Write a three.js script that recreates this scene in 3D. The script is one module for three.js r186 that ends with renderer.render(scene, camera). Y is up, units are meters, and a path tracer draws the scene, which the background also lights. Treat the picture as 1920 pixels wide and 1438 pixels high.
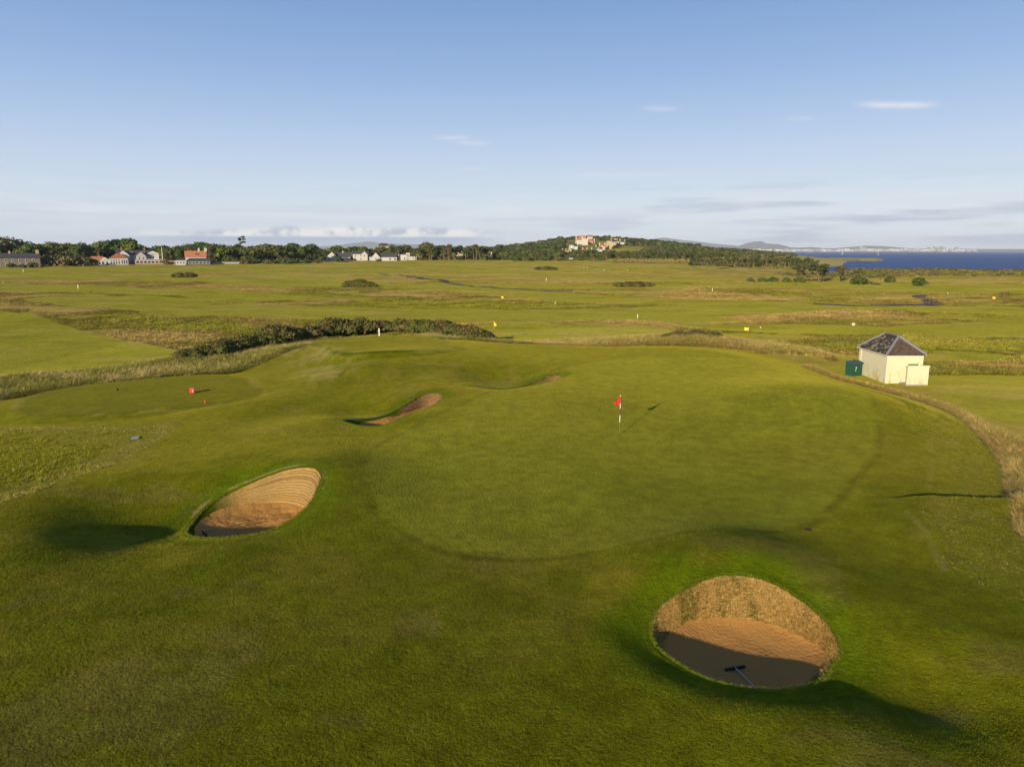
import * as THREE from 'three';
import { mergeGeometries } from 'three/addons/utils/BufferGeometryUtils.js';

// ---------------------------------------------------------------- camera, sky, sun, exposure
const W = 1024, H = 766;
const scene = new THREE.Scene();
const camera = new THREE.PerspectiveCamera(56.76, W / H, 0.1, 90000);
camera.position.set(0, 10, 0);
camera.rotation.set(THREE.MathUtils.degToRad(-10.6), 0, 0);

const renderer = new THREE.WebGLRenderer({ antialias: true });
renderer.setSize(W, H);
renderer.toneMapping = THREE.LinearToneMapping;
renderer.toneMappingExposure = 1.7;
renderer.shadowMap.enabled = true;
document.body?.appendChild?.(renderer.domElement);

const SUN_AZ = THREE.MathUtils.degToRad(28), SUN_EL = THREE.MathUtils.degToRad(14);
const toSun = new THREE.Vector3(-Math.sin(SUN_AZ) * Math.cos(SUN_EL), Math.sin(SUN_EL), Math.cos(SUN_AZ) * Math.cos(SUN_EL));
const sun = new THREE.DirectionalLight(new THREE.Color().setRGB(1, 0.86, 0.62), 4.9);
sun.position.copy(toSun).multiplyScalar(400).add(new THREE.Vector3(0, 0, -60));
sun.target.position.set(0, 0, -60);
sun.castShadow = true;
sun.shadow.mapSize.set(4096, 4096);
Object.assign(sun.shadow.camera, { left: -120, right: 120, top: 120, bottom: -120, near: 10, far: 900 });
scene.add(sun, sun.target);

// ---------------------------------------------------------------- small tools
function rng(seed) { let s = seed >>> 0; return () => { s = (s + 0x6d2b79f5) | 0; let t = Math.imul(s ^ (s >>> 15), 1 | s); t = (t + Math.imul(t ^ (t >>> 7), 61 | t)) ^ t; return ((t ^ (t >>> 14)) >>> 0) / 4294967296; }; }
const hash = (x, y, s) => { let h = (Math.imul(x, 374761393) + Math.imul(y, 668265263) + Math.imul(s, 1274126177)) | 0; h = Math.imul(h ^ (h >>> 13), 1274126177); return ((h ^ (h >>> 16)) >>> 0) / 4294967296; };
function noise(x, y, s = 1) {
  const ix = Math.floor(x), iy = Math.floor(y), fx = x - ix, fy = y - iy;
  const u = fx * fx * (3 - 2 * fx), v = fy * fy * (3 - 2 * fy);
  const a = hash(ix, iy, s), b = hash(ix + 1, iy, s), c = hash(ix, iy + 1, s), d = hash(ix + 1, iy + 1, s);
  return a + (b - a) * u + (c - a) * v + (a - b - c + d) * u * v;
}
function fbm(x, y, s, n = 4) { let a = 0.5, t = 0, m = 0; for (let i = 0; i < n; i++) { t += a * noise(x, y, s + i * 17); m += a; a *= 0.5; const nx = 1.63 * x - 1.21 * y + 3.1; y = 1.21 * x + 1.63 * y + 1.7; x = nx; } return t / m; }
const clamp = (x, a = 0, b = 1) => (x < a ? a : x > b ? b : x);
const sst = (a, b, x) => { const t = clamp((x - a) / (b - a)); return t * t * (3 - 2 * t); };
const mix = (a, b, t) => a + (b - a) * t;
const gauss = (dx, dz, s) => Math.exp(-(dx * dx + dz * dz) / (2 * s * s));
const mix3 = (a, b, t) => [a[0] + (b[0] - a[0]) * t, a[1] + (b[1] - a[1]) * t, a[2] + (b[2] - a[2]) * t];
const lin = (r, g, b) => new THREE.Color().setRGB(r, g, b);

function smoothPoly(pts, n = 4) {       // closed Catmull-Rom through plan points
  const c = new THREE.CatmullRomCurve3(pts.map(([x, z]) => new THREE.Vector3(x, 0, z)), true, 'centripetal');
  const p = c.getPoints(pts.length * n).slice(0, -1).map((v) => [v.x, v.z]);
  p.box = [Math.min(...p.map((q) => q[0])), Math.max(...p.map((q) => q[0])), Math.min(...p.map((q) => q[1])), Math.max(...p.map((q) => q[1]))];
  return p;
}
function sd(p, x, z, far = 14) {         // signed distance, negative inside; far outside returns far
  const b = p.box;
  if (x < b[0] - far || x > b[1] + far || z < b[2] - far || z > b[3] + far) return far;
  let d = 1e9, inside = false;
  for (let i = 0, j = p.length - 1; i < p.length; j = i++) {
    const ax = p[j][0], az = p[j][1], bx = p[i][0], bz = p[i][1], ex = bx - ax, ez = bz - az, wx = x - ax, wz = z - az;
    const t = clamp((wx * ex + wz * ez) / (ex * ex + ez * ez + 1e-12)), qx = wx - ex * t, qz = wz - ez * t;
    d = Math.min(d, qx * qx + qz * qz);
    if (az > z !== bz > z && x < ((bx - ax) * (z - az)) / (bz - az) + ax) inside = !inside;
  }
  d = Math.sqrt(d);
  return inside ? -d : Math.min(d, far);
}
function distLine(pts, x, z) {
  let d = 1e9;
  for (let i = 0; i + 1 < pts.length; i++) {
    const [ax, az] = pts[i], [bx, bz] = pts[i + 1], ex = bx - ax, ez = bz - az, wx = x - ax, wz = z - az, t = clamp((wx * ex + wz * ez) / (ex * ex + ez * ez));
    d = Math.min(d, Math.hypot(wx - ex * t, wz - ez * t));
  }
  return d;
}

// ---------------------------------------------------------------- the sky (air and thin clouds)
{
  const SW = 4096, SH = 2048, data = new Float32Array(SW * SH * 4);
  const E = renderer.toneMappingExposure;
  const stops = [[0, [0.68, 0.75, 0.82]], [2.8, [0.71, 0.78, 0.85]], [5, [0.61, 0.725, 0.86]], [9, [0.44, 0.59, 0.82]], [13, [0.30, 0.46, 0.745]], [18, [0.198, 0.352, 0.645]], [30, [0.13, 0.26, 0.56]], [55, [0.085, 0.185, 0.45]], [90, [0.07, 0.155, 0.40]]];
  const band = (e) => { let i = 0; while (i < stops.length - 2 && e > stops[i + 1][0]) i++; return mix3(stops[i][1], stops[i + 1][1], clamp((e - stops[i][0]) / (stops[i + 1][0] - stops[i][0]))); };
  // wisps: azimuth and elevation in degrees (azimuth 0 is straight ahead, positive to the right), half sizes, strength
  const wisps = [[27.2, 9.67, 2.1, 0.2, 0.8], [11.2, 10.39, 1.2, 0.17, 0.32], [21.1, 9.23, 0.9, 0.11, 0.3], [-4.6, 8.48, 1.25, 0.14, 0.45], [-3.0, 8.11, 1.25, 0.14, 0.45], [-2.9, 6.24, 1.2, 0.1, 0.32], [8.4, 5.71, 4.2, 0.1, 0.3], [-15.4, 4.68, 2.2, 0.09, 0.28], [-12.2, 8.17, 0.8, 0.09, 0.15]];
  for (let r = 0; r < SH; r++) {
    const el = ((r + 0.5) / SH - 0.5) * 180, e = Math.max(el, 0), base = band(e);
    for (let c = 0; c < SW; c++) {
      const round = ((c + 0.5) / SW - 0.5) * 360;        // 0 = +x, 90 = +z
      let az = round + 90; if (az > 180) az -= 360;       // 0 = -z (ahead), positive = right
      let col = base;
      const side = clamp(0.5 + az / 120), near = Math.abs(az) < 75 ? 1 : 0;
      const k = 1 + 0.07 * Math.sin((az / 180) * Math.PI) * (1 - e / 90);
      col = [col[0] * k, col[1] * (1 + (k - 1) * 0.8), col[2] * (1 + (k - 1) * 0.5)];
      if (e < 25 && el > 0) {
        // low thin streaks, denser to the right
        const st = fbm(az / 7 + 3, e / 0.42, 41, 4), low = sst(6.2, 2.2, e) * sst(-0.5, 0.5, e);
        const q = sst(0.46, 0.72, st) * low * (0.25 + 0.75 * sst(-5, 22, az));
        col = mix3(col, [0.46, 0.54, 0.67], q * 0.9);
        const st2 = sst(0.52, 0.8, fbm(az / 6 + 31, e / 0.3 + 9, 77, 4)) * low;
        col = mix3(col, [0.80, 0.83, 0.86], st2 * 0.55);
        // the cloud bank over the distant land to the left
        const bank = sst(-32, -22, az) * sst(0.5, -5, az);
        if (bank > 0) {
          const lump = fbm(az / 1.1, e / 0.8 + 2, 12, 5), top = 1.92 + 0.25 * (fbm(az / 2.2, 3, 19, 4) - 0.5) * 4 * 0.5 - 0.35 * sst(-14, -26, az);
          const in1 = sst(top, top - 0.4, e) * sst(0.98, 1.14, e + (lump - 0.5) * 0.18) * bank;
          const tone = sst(0.42, 0.66, lump * 0.6 + 0.4 * fbm(az / 0.5, e / 0.35, 28, 3) + (1.75 - e) * 0.18);
          col = mix3(col, mix3([0.46, 0.51, 0.62], [0.96, 0.93, 0.89], tone), in1);
          const under = sst(1.12, 0.95, e) * bank;
          col = mix3(col, [0.27, 0.38, 0.58], under * 0.9);
        }
        for (const [wa, we, ha, he, s] of wisps) {
          const dx = (az - wa) / ha, dy = (e - we + Math.sin(we * 0.01745) * Math.tan(wa * 0.01745) * (az - wa) - 0.06 * (noise(az * 1.7, 5, 9) - 0.5)) / he;
          if (Math.abs(dx) > 1.6 || Math.abs(dy) > 2.6) continue;
          const f = Math.exp(-dx * dx * dx * dx * 0.9 - dy * dy) * s * (0.55 + 0.75 * fbm(az / 0.8, e / 0.15, 55, 3));
          col = mix3(col, [0.80, 0.80, 0.86], clamp(f));
        }
      }
      if (Math.abs(az) > 90 && el > 0) {      // warm air round the low sun behind the camera
        const d = Math.cos((el * Math.PI) / 180) * Math.cos(((az + 154) * Math.PI) / 180);
        const g = Math.pow(clamp(d), 6) * sst(60, 0, el);
        col = [col[0] * (1 + 0.55 * g), col[1] * (1 + 0.4 * g), col[2] * (1 + 0.2 * g)];
      }
      const o = (r * SW + c) * 4;
      data[o] = col[0] / E; data[o + 1] = col[1] / E; data[o + 2] = col[2] / E; data[o + 3] = 1;
    }
  }
  const t = new THREE.DataTexture(data, SW, SH, THREE.RGBAFormat, THREE.FloatType);
  t.mapping = THREE.EquirectangularReflectionMapping; t.magFilter = t.minFilter = THREE.LinearFilter; t.needsUpdate = true;
  scene.background = t; scene.environment = t;
}
scene.fog = new THREE.FogExp2(new THREE.Color().setRGB(0.80, 0.88, 1.0), 0.000036);

// ---------------------------------------------------------------- plan of the links (metres; camera over the origin, ahead is -z)
const P = {
  turf: smoothPoly([[-30, -8], [24, -8], [19, -20], [18.6, -24], [20.2, -27], [22.2, -30.2], [24.8, -34.4], [27.2, -39.9], [28.9, -44.8], [29.5, -49.5], [28.6, -55], [26.9, -58.8], [26.2, -66.3], [23.9, -71.8], [19.2, -74.6], [12.9, -76.7], [5.7, -75.5], [1.1, -74], [-2, -75], [-5.6, -77], [-10.4, -79], [-16, -78], [-21.2, -73.4], [-22.6, -68.5], [-24, -65], [-25.6, -61.4], [-30, -58.8], [-35, -56], [-38, -51], [-42, -40], [-40, -20]]),
  green: smoothPoly([[-6.8, -37.4], [-7.2, -32.2], [-5.4, -26.6], [-2, -22.9], [1.6, -22.4], [6.2, -23.2], [10.2, -24.6], [15.1, -30.2], [21.3, -39.9], [24.1, -49.1], [22.7, -60.7], [14, -63.7], [6.2, -60.5], [-0.4, -50.5], [-4.4, -43.2]]),
  plateau: smoothPoly([[-13, -6], [18, -6], [19, -20], [19.5, -26], [22, -31], [25, -38], [27, -46], [26.5, -55], [24, -66], [18, -73], [6, -75], [-4, -77], [-8.5, -75], [-9.5, -64], [-9.5, -52], [-13, -42], [-18, -33], [-20, -26], [-20, -18]]),
  tee1: smoothPoly([[-30.3, -44.6], [-34, -47.5], [-35.5, -51.7], [-34, -55.5], [-25.6, -60.4], [-21, -56.5], [-18.8, -52.1], [-18.9, -50], [-20.5, -48.2], [-26, -45.4]]),
  tee2: smoothPoly([[-20.4, -71.2], [-15.2, -76.4], [-10.3, -77.2], [-6.1, -69.6], [-5.2, -65.4], [-8.4, -61.6], [-12.6, -60.6], [-15.0, -62.0], [-17.8, -66.6]], 5),
  semi: smoothPoly([[-44, -42.2], [-27.2, -42.3], [-23.2, -42.4], [-21.2, -42.1], [-20.1, -40.8], [-19.9, -39.1], [-20, -36.1], [-20.2, -32.5], [-20.8, -30.2], [-21.4, -26], [-26, -20], [-44, -18]]),
  semiR: smoothPoly([[14.4, -20.5], [15, -24.4], [17.3, -28.2], [19, -30.5], [21.6, -34.6], [24.2, -40], [25.6, -46], [24.5, -50], [27, -56], [34, -50], [30, -30], [24, -16], [17, -14]]),
  fair: smoothPoly([[-96, -128], [-70, -108.1], [-51.5, -89.8], [-37, -77.5], [-33.2, -73.4], [-34.5, -68.8], [-39.2, -63.5], [-46, -58], [-70, -50], [-120, -60]]),
  fairH: smoothPoly([[31, -44], [45, -38], [74, -42], [78, -62], [60, -76], [44, -73], [37, -67], [35, -60], [34.2, -56], [32, -52]]),
  greenY: smoothPoly([[-22, -96], [-12, -101], [0, -106], [18, -104], [22, -96], [14, -88], [4, -84], [-4, -82.5], [-10, -90]]),
  teeR: smoothPoly([[24, -104], [34, -106], [52, -103], [58, -98], [48, -93], [34, -94]]),
  teeQ: smoothPoly([[19, -120], [30, -117], [36, -110], [27, -108], [18, -112]]),
};
const HEDGE = [[-32, -69.2], [-29.6, -73], [-27.4, -78], [-25, -84], [-21, -89.5], [-16, -92.2], [-11.5, -91], [-7.5, -87], [-4.6, -82], [-3.4, -79]];
// mown fairways farther off: centre line points and half width
const FAIRWAYS = [[[[-95, -160], [-45, -128], [0, -120], [45, -132]], 13], [[[-120, -330], [-60, -255], [10, -175], [60, -140], [120, -118]], 11], [[[-300, -420], [-180, -300], [-60, -230], [60, -225], [180, -190]], 16], [[[-50, -420], [40, -300], [120, -235], [210, -215]], 15], [[[-420, -440], [-240, -400], [-60, -390], [140, -370], [240, -300]], 18], [[[60, -96], [90, -112], [140, -125]], 7], [[[-260, -250], [-190, -235], [-110, -200], [-60, -170]], 12], [[[-420, -520], [-150, -470], [120, -470], [260, -400]], 14]];

// hollows and swells: x, z, sigma, height
const BUMPS = [
  [7.0, -21.5, 2.5, 0.88], [4.4, -20.4, 1.4, 0.2], [9.6, -15.1, 1.5, -0.55], [3.4, -15.4, 1.5, 0.08], [5.9, -13.0, 1.4, 0.12], [6.3, -15.0, 1.5, 0.04],          // round the near bunker
  [-14.6, -27.6, 2.5, -0.98], [-17.4, -22.4, 2.0, 0.2], [-13.0, -30.4, 1.5, -0.3], [-16.8, -22.6, 1.8, 0.15], [-7.4, -28.3, 2.2, 0.4], [-9.2, -32.4, 2.0, 0.5], [-20.5, -27, 2.0, 0.25], [-10.2, -23.2, 1.6, 0.2],   // left bunker
  [-9.4, -46.6, 1.9, -0.72], [-8.6, -40.6, 2.4, -0.30], [-5.2, -46.2, 1.6, -0.06], [-6.4, -42.4, 1.4, 0.14], [-12.6, -41.6, 1.8, 0.1],                  // narrow bunker left of the green
  [-0.6, -55.2, 2.1, -0.85], [-3.6, -52.4, 1.7, -0.1],                                                                       // back bunker
  [20.5, -46, 4.2, 0.95], [12, -34, 6, -0.1], [4, -70, 6, 0.2], [20, -68, 5, 0.3],
  [-12.4, -55.5, 3.4, 0.95], [-16.6, -47.6, 2.4, 0.32], [-9.5, -62, 3, 0.3], [-15.4, -58.8, 1.6, -0.3], [-18, -41, 4.5, 0.35], [-24, -32, 5, 0.25], [-30, -24, 7, 0.5],
  [17, -25.2, 2.2, 0.26], [23, -27.4, 2.0, 0.3], [26, -20, 5, 0.5], [15, -16, 4, 0.2],
  [13, -79.5, 4.5, 0.35], [20, -80, 4.5, 0.75], [25, -75.5, 4.5, 0.5], [29, -70, 4, 0.3], [2, -77, 4, 0.25],
];
function plain(x, z) {
  const d = Math.hypot(x, z);
  let h = -0.8 + 0.9 * sst(60, 200, d) * (fbm(x / 55, z / 40, 5, 3) - 0.5) * 1.7 + 0.85 * sst(70, 160, d) * (fbm(x / 17, z / 14, 8, 3) - 0.5) + 0.25 * sst(90, 150, d) * (noise(x / 5, z / 4, 9) - 0.5) + 0.25 * (fbm(x / 9, z / 9, 3, 2) - 0.5) * sst(30, 60, d);
  const f = -z;
  h += 2.6 * sst(300, 620, f) * sst(420, 60, x - 40);
  const t = f > 1 ? x / f : 0;
  if (f > 120 && t > 0.2) {                                           // dunes along the shore, then down to the sea
    const east = sst(0.425, 0.455, t), line = f - 312 - 22 * (fbm(x / 45, 7, 62, 3) - 0.5);
    h += gauss(0, line, 15) * east * (0.1 + 2.3 * sst(0.36, 0.64, fbm(x / 26, 4, 63, 3))) * (0.75 + 0.5 * fbm(x / 8, z / 8, 64, 3));
    h -= 26 * east * sst(10, 70, line);
    h -= 26 * sst(520, 640, f) * sst(0.355, 0.385, t - 0.05 * sst(800, 1250, f)) * (1 - east) * sst(2150, 2050, f);
  }
  if (f > 650) {                                                     // the hill with the village, falling to a headland on the right
    const HP = [[-600, 3], [-300, 4], [-110, 5], [-55, 8], [-9, 12], [36, 18], [80, 26], [125, 29], [165, 28], [218, 24], [309, 15], [400, 8], [480, 1], [540, -8], [620, -26], [4000, -30]];
    const X = (x / f) * 1230; let i = 0; while (i < HP.length - 2 && X > HP[i + 1][0]) i++;
    const c = mix(HP[i][1], HP[i + 1][1], clamp((X - HP[i][0]) / (HP[i + 1][0] - HP[i][0])));
    const k = sst(800, 1235, f);
    if (f < 1640 || t < 0.1) h = mix(h, c * (f > 1300 ? sst(2600, 1300, f) * 0.9 + 0.1 : 1), t < 0.4 ? k : k * 0.999) + (fbm(x / 30, z / 40, 72, 3) - 0.5) * 3.2 * sst(850, 1000, f) * sst(0.42, 0.36, t);
    else h = -30;
    if (f > 1600 && t > 0.1) { const tip = sst(0.545, 0.50, t + 0.02 * (fbm(f / 60, 3, 75, 2) - 0.5)); h = -30 + (18.5 + 3 * fbm(x / 70, z / 70, 76, 3)) * tip * sst(1660, 1720, f) * sst(2040, 1960, f); if (f < 1700 && t < 0.41) h = Math.max(h, mix(c, -16, sst(1600, 1700, f))); }
  }
  return h;
}
function ground(x, z) {
  let h = plain(x, z);
  if (z > 60 || z < -130 || Math.abs(x) > 90) return h;
  // the raised short turf round the green
  const m = sst(3.5, -5, sd(P.plateau, x, z, 12));
  const f = -z, tilt = f < 25 ? mix(0.42, -0.3, sst(5, 25, f)) : -0.3 + 0.75 * sst(25, 60, f) - 0.15 * sst(60, 76, f);
  h = mix(h, tilt + 0.1 * (fbm(x / 7, z / 7, 21, 2) - 0.5), m);
  // left-hand ground under the tees
  const t1 = sst(1.6, -0.3, sd(P.tee1, x, z, 6)), t2d = sd(P.tee2, x, z, 12);
  h += 1.15 * sst(8, 0, t2d) * (1 - m * 0.62);
  h += 0.3 * sst(6, 0, sd(P.tee1, x, z, 6)) * sst(-26, -19, x) * (1 - t1); h = mix(h, -0.5, t1);
  h = mix(h, 0.98 + 0.008 * (x + 14), sst(1.2, -0.6, t2d));
  // bank with long grass along the hedge
  const hd = distLine(HEDGE, x, z);
  h += 0.45 * Math.exp(-hd * hd / 12) * (1 - sst(1.4, -0.6, t2d));
  for (const [bx, bz, s, a] of BUMPS) { const dx = x - bx, dz = z - bz; if (Math.abs(dx) < 4 * s && Math.abs(dz) < 4 * s) h += a * gauss(dx, dz, s) * (1 - t1); }
  // ground rolls over into each bunker
  if (z < -11 && z > -60 && x > -17 && x < 13) for (const b of BUNKERS) { const dx = x - b.c[0], dz = z - b.c[1], r = Math.hypot(dx, dz); if (r > 8) continue; const k = Math.max(0, r - b.rr(Math.atan2(dz, dx))); h -= b.roll * Math.exp(-(k * k) / (2 * b.reach * b.reach)); }
  if (x < -7) h += 0.26 * (fbm(x / 5.5, z / 6, 23, 2) - 0.5) * sst(-7, -14, x) * (1 - t1) * (1 - sst(1.2, -0.6, t2d)) * sst(-10, -16, z);
  // short step running across the right-hand apron
  const st = sst(14.6, 17.6, x) * sst(27, 22, x);
  if (st > 0) h += 0.34 * st * (sst(26.2, 27.9, f) - sst(27.9, 28.7, f) + (0));
  return h;
}

// ---------------------------------------------------------------- bunkers: floor and rim outlines in plan
const BUNKERS = [
  { c: [6.2, -17.4], roll: 0.3, reach: 0.62, y: -0.80, rim: [[3.85, -18.2], [4.25, -18.9], [5.2, -19.6], [6.3, -20.1], [7.15, -20.1], [7.85, -19.8], [8.35, -19.1], [8.7, -18.3], [8.75, -17.4], [8.6, -16.9], [8.2, -16.45], [7.6, -15.75], [6.85, -15.25], [6.1, -15.05], [5.3, -15.15], [4.7, -15.5], [4.2, -16.1], [3.85, -16.8], [3.75, -17.4]],
    floor: [[4.1, -17.8], [4.6, -18.55], [5.1, -18.95], [5.9, -19.15], [6.8, -19.05], [7.5, -18.75], [8.0, -18.25], [8.4, -17.7], [8.42, -17.2], [8.2, -16.75], [7.45, -16.05], [6.8, -15.6], [6.1, -15.35], [5.4, -15.45], [4.85, -15.8], [4.4, -16.35], [4.1, -17.1]] },
  { c: [-10.8, -28.0], roll: 0.12, reach: 0.6, y: -1.56, rim: [[-13.5, -28.3], [-13.5, -29.8], [-12.7, -30.9], [-11.4, -31.4], [-10.2, -31.6], [-9.2, -31.4], [-8.6, -30.6], [-8.3, -29.0], [-8.2, -27.5], [-8.5, -26.1], [-9.1, -25.0], [-9.8, -24.6], [-10.9, -24.6], [-12.1, -25.4], [-13.1, -26.8]],
    floor: [[-13.2, -28.2], [-13.1, -29.6], [-12.4, -30.4], [-11.2, -30.9], [-10.2, -30.8], [-9.3, -30.2], [-8.8, -29.1], [-8.7, -27.6], [-8.95, -26.4], [-9.45, -25.45], [-10, -25.1], [-10.9, -25.1], [-11.9, -25.8], [-12.8, -27]] },
  { c: [-7.4, -44.7], roll: 0.1, reach: 0.5, y: -1.1, rim: [[-10.6, -42.9], [-9.6, -41.6], [-8.2, -41.0], [-7.0, -42.0], [-5.8, -44.2], [-4.75, -47.8], [-5.2, -49.0], [-6.3, -48.9], [-7.5, -47.2], [-8.7, -45.4], [-9.9, -44.3]],
    floor: [[-10.1, -43.0], [-9.3, -42.0], [-8.2, -41.5], [-7.3, -42.4], [-6.2, -44.5], [-5.3, -47.6], [-5.6, -48.4], [-6.2, -48.3], [-7.2, -46.8], [-8.4, -45.0], [-9.5, -43.9]] },
  { c: [0.6, -52.8], roll: 0.1, reach: 0.5, y: -0.95, rim: [[-2.9, -51.8], [-2.2, -50.8], [-0.6, -50.1], [1.6, -51.9], [3.2, -53.7], [4.1, -55.0], [3.5, -55.9], [2.0, -55.2], [0.2, -54.1], [-1.6, -52.9]],
    floor: [[-2.5, -51.7], [-1.9, -51.1], [-0.6, -50.6], [1.4, -52.3], [2.8, -53.9], [3.5, -55.0], [3.2, -55.4], [2.0, -54.8], [0.3, -53.7], [-1.4, -52.5]] },
];
function polar(c, pts) {
  const a = smoothPoly(pts, 6).map(([x, z]) => [Math.atan2(z - c[1], x - c[0]), Math.hypot(x - c[0], z - c[1])]).sort((p, q) => p[0] - q[0]);
  return (phi) => {
    while (phi > Math.PI) phi -= 2 * Math.PI; while (phi < -Math.PI) phi += 2 * Math.PI;
    let i = a.findIndex((p) => p[0] > phi);
    const q = i < 0 || i === 0 ? a[a.length - 1] : a[i - 1], p = i < 0 || i === 0 ? a[0] : a[i];
    let da = p[0] - q[0]; if (da <= 0) da += 2 * Math.PI; let dp = phi - q[0]; if (dp < 0) dp += 2 * Math.PI;
    return mix(q[1], p[1], da < 1e-9 ? 0 : dp / da);
  };
}
for (const b of BUNKERS) { b.fr = polar(b.c, b.floor); b.rr = polar(b.c, b.rim); }
function bunkerAt(x, z) {                 // distance outside the rim of the nearest bunker (negative inside)
  let best = 99;
  for (const b of BUNKERS) { const dx = x - b.c[0], dz = z - b.c[1], r = Math.hypot(dx, dz); if (r > 9) continue; const d = r - b.rr(Math.atan2(dz, dx)); if (d < best) best = d; }
  return best;
}
function surface(x, z) {                  // walking surface including bunker floors
  for (const b of BUNKERS) { const dx = x - b.c[0], dz = z - b.c[1], r = Math.hypot(dx, dz); if (r < 5 && r < b.fr(Math.atan2(dz, dx))) return b.y; }
  return ground(x, z);
}

// ---------------------------------------------------------------- colours of the turf (what grows where, and shade painted into the tees; linear base colours)
const C = {
  turf: [0.115, 0.114, 0.0043], turfB: [0.138, 0.116, 0.0101], turfD: [0.062, 0.080, 0.0024], green: [0.156, 0.158, 0.0105], lush: [0.068, 0.098, 0.0016],
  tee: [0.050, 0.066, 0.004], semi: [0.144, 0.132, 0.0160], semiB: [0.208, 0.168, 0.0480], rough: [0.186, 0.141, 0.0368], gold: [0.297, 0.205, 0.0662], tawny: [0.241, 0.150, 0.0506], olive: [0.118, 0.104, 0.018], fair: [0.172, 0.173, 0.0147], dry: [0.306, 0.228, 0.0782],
};
const inFairway = (x, z) => { let m = 0; for (const [line, w] of FAIRWAYS) { const d = distLine(line, x, z) + 7 * (fbm(x / 20, z / 20, 33, 2) - 0.5); const k = sst(w + 1.2, w - 1.2, d); if (k > m) m = k; } return m; };
function wild(x, z) {                     // unmown links ground
  const a = fbm(x / 26 + 4, z / 15, 101, 4), b = fbm(x / 7, z / 6, 111, 3), c = fbm(x / 60, z / 30 + 9, 121, 3), g = fbm(x / 1.7, z / 1.7, 131, 2);
  let k = mix3(C.olive, C.rough, sst(0.36, 0.60, a * 0.7 + b * 0.3));
  k = mix3(k, C.tawny, sst(0.44, 0.62, c) * 0.65 * sst(0.35, 0.6, b));
  k = mix3(k, C.gold, sst(0.50, 0.66, a) * 0.62);
  k = mix3(k, C.fair, sst(0.56, 0.64, 1 - a + 0.15 * (b - 0.5)) * 0.6);
  const s = (0.72 + 0.5 * g) * (0.74 + 0.52 * noise(x * 2.7, z * 2.7, 141)); return [k[0] * s, k[1] * s, k[2] * s];
}
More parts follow.
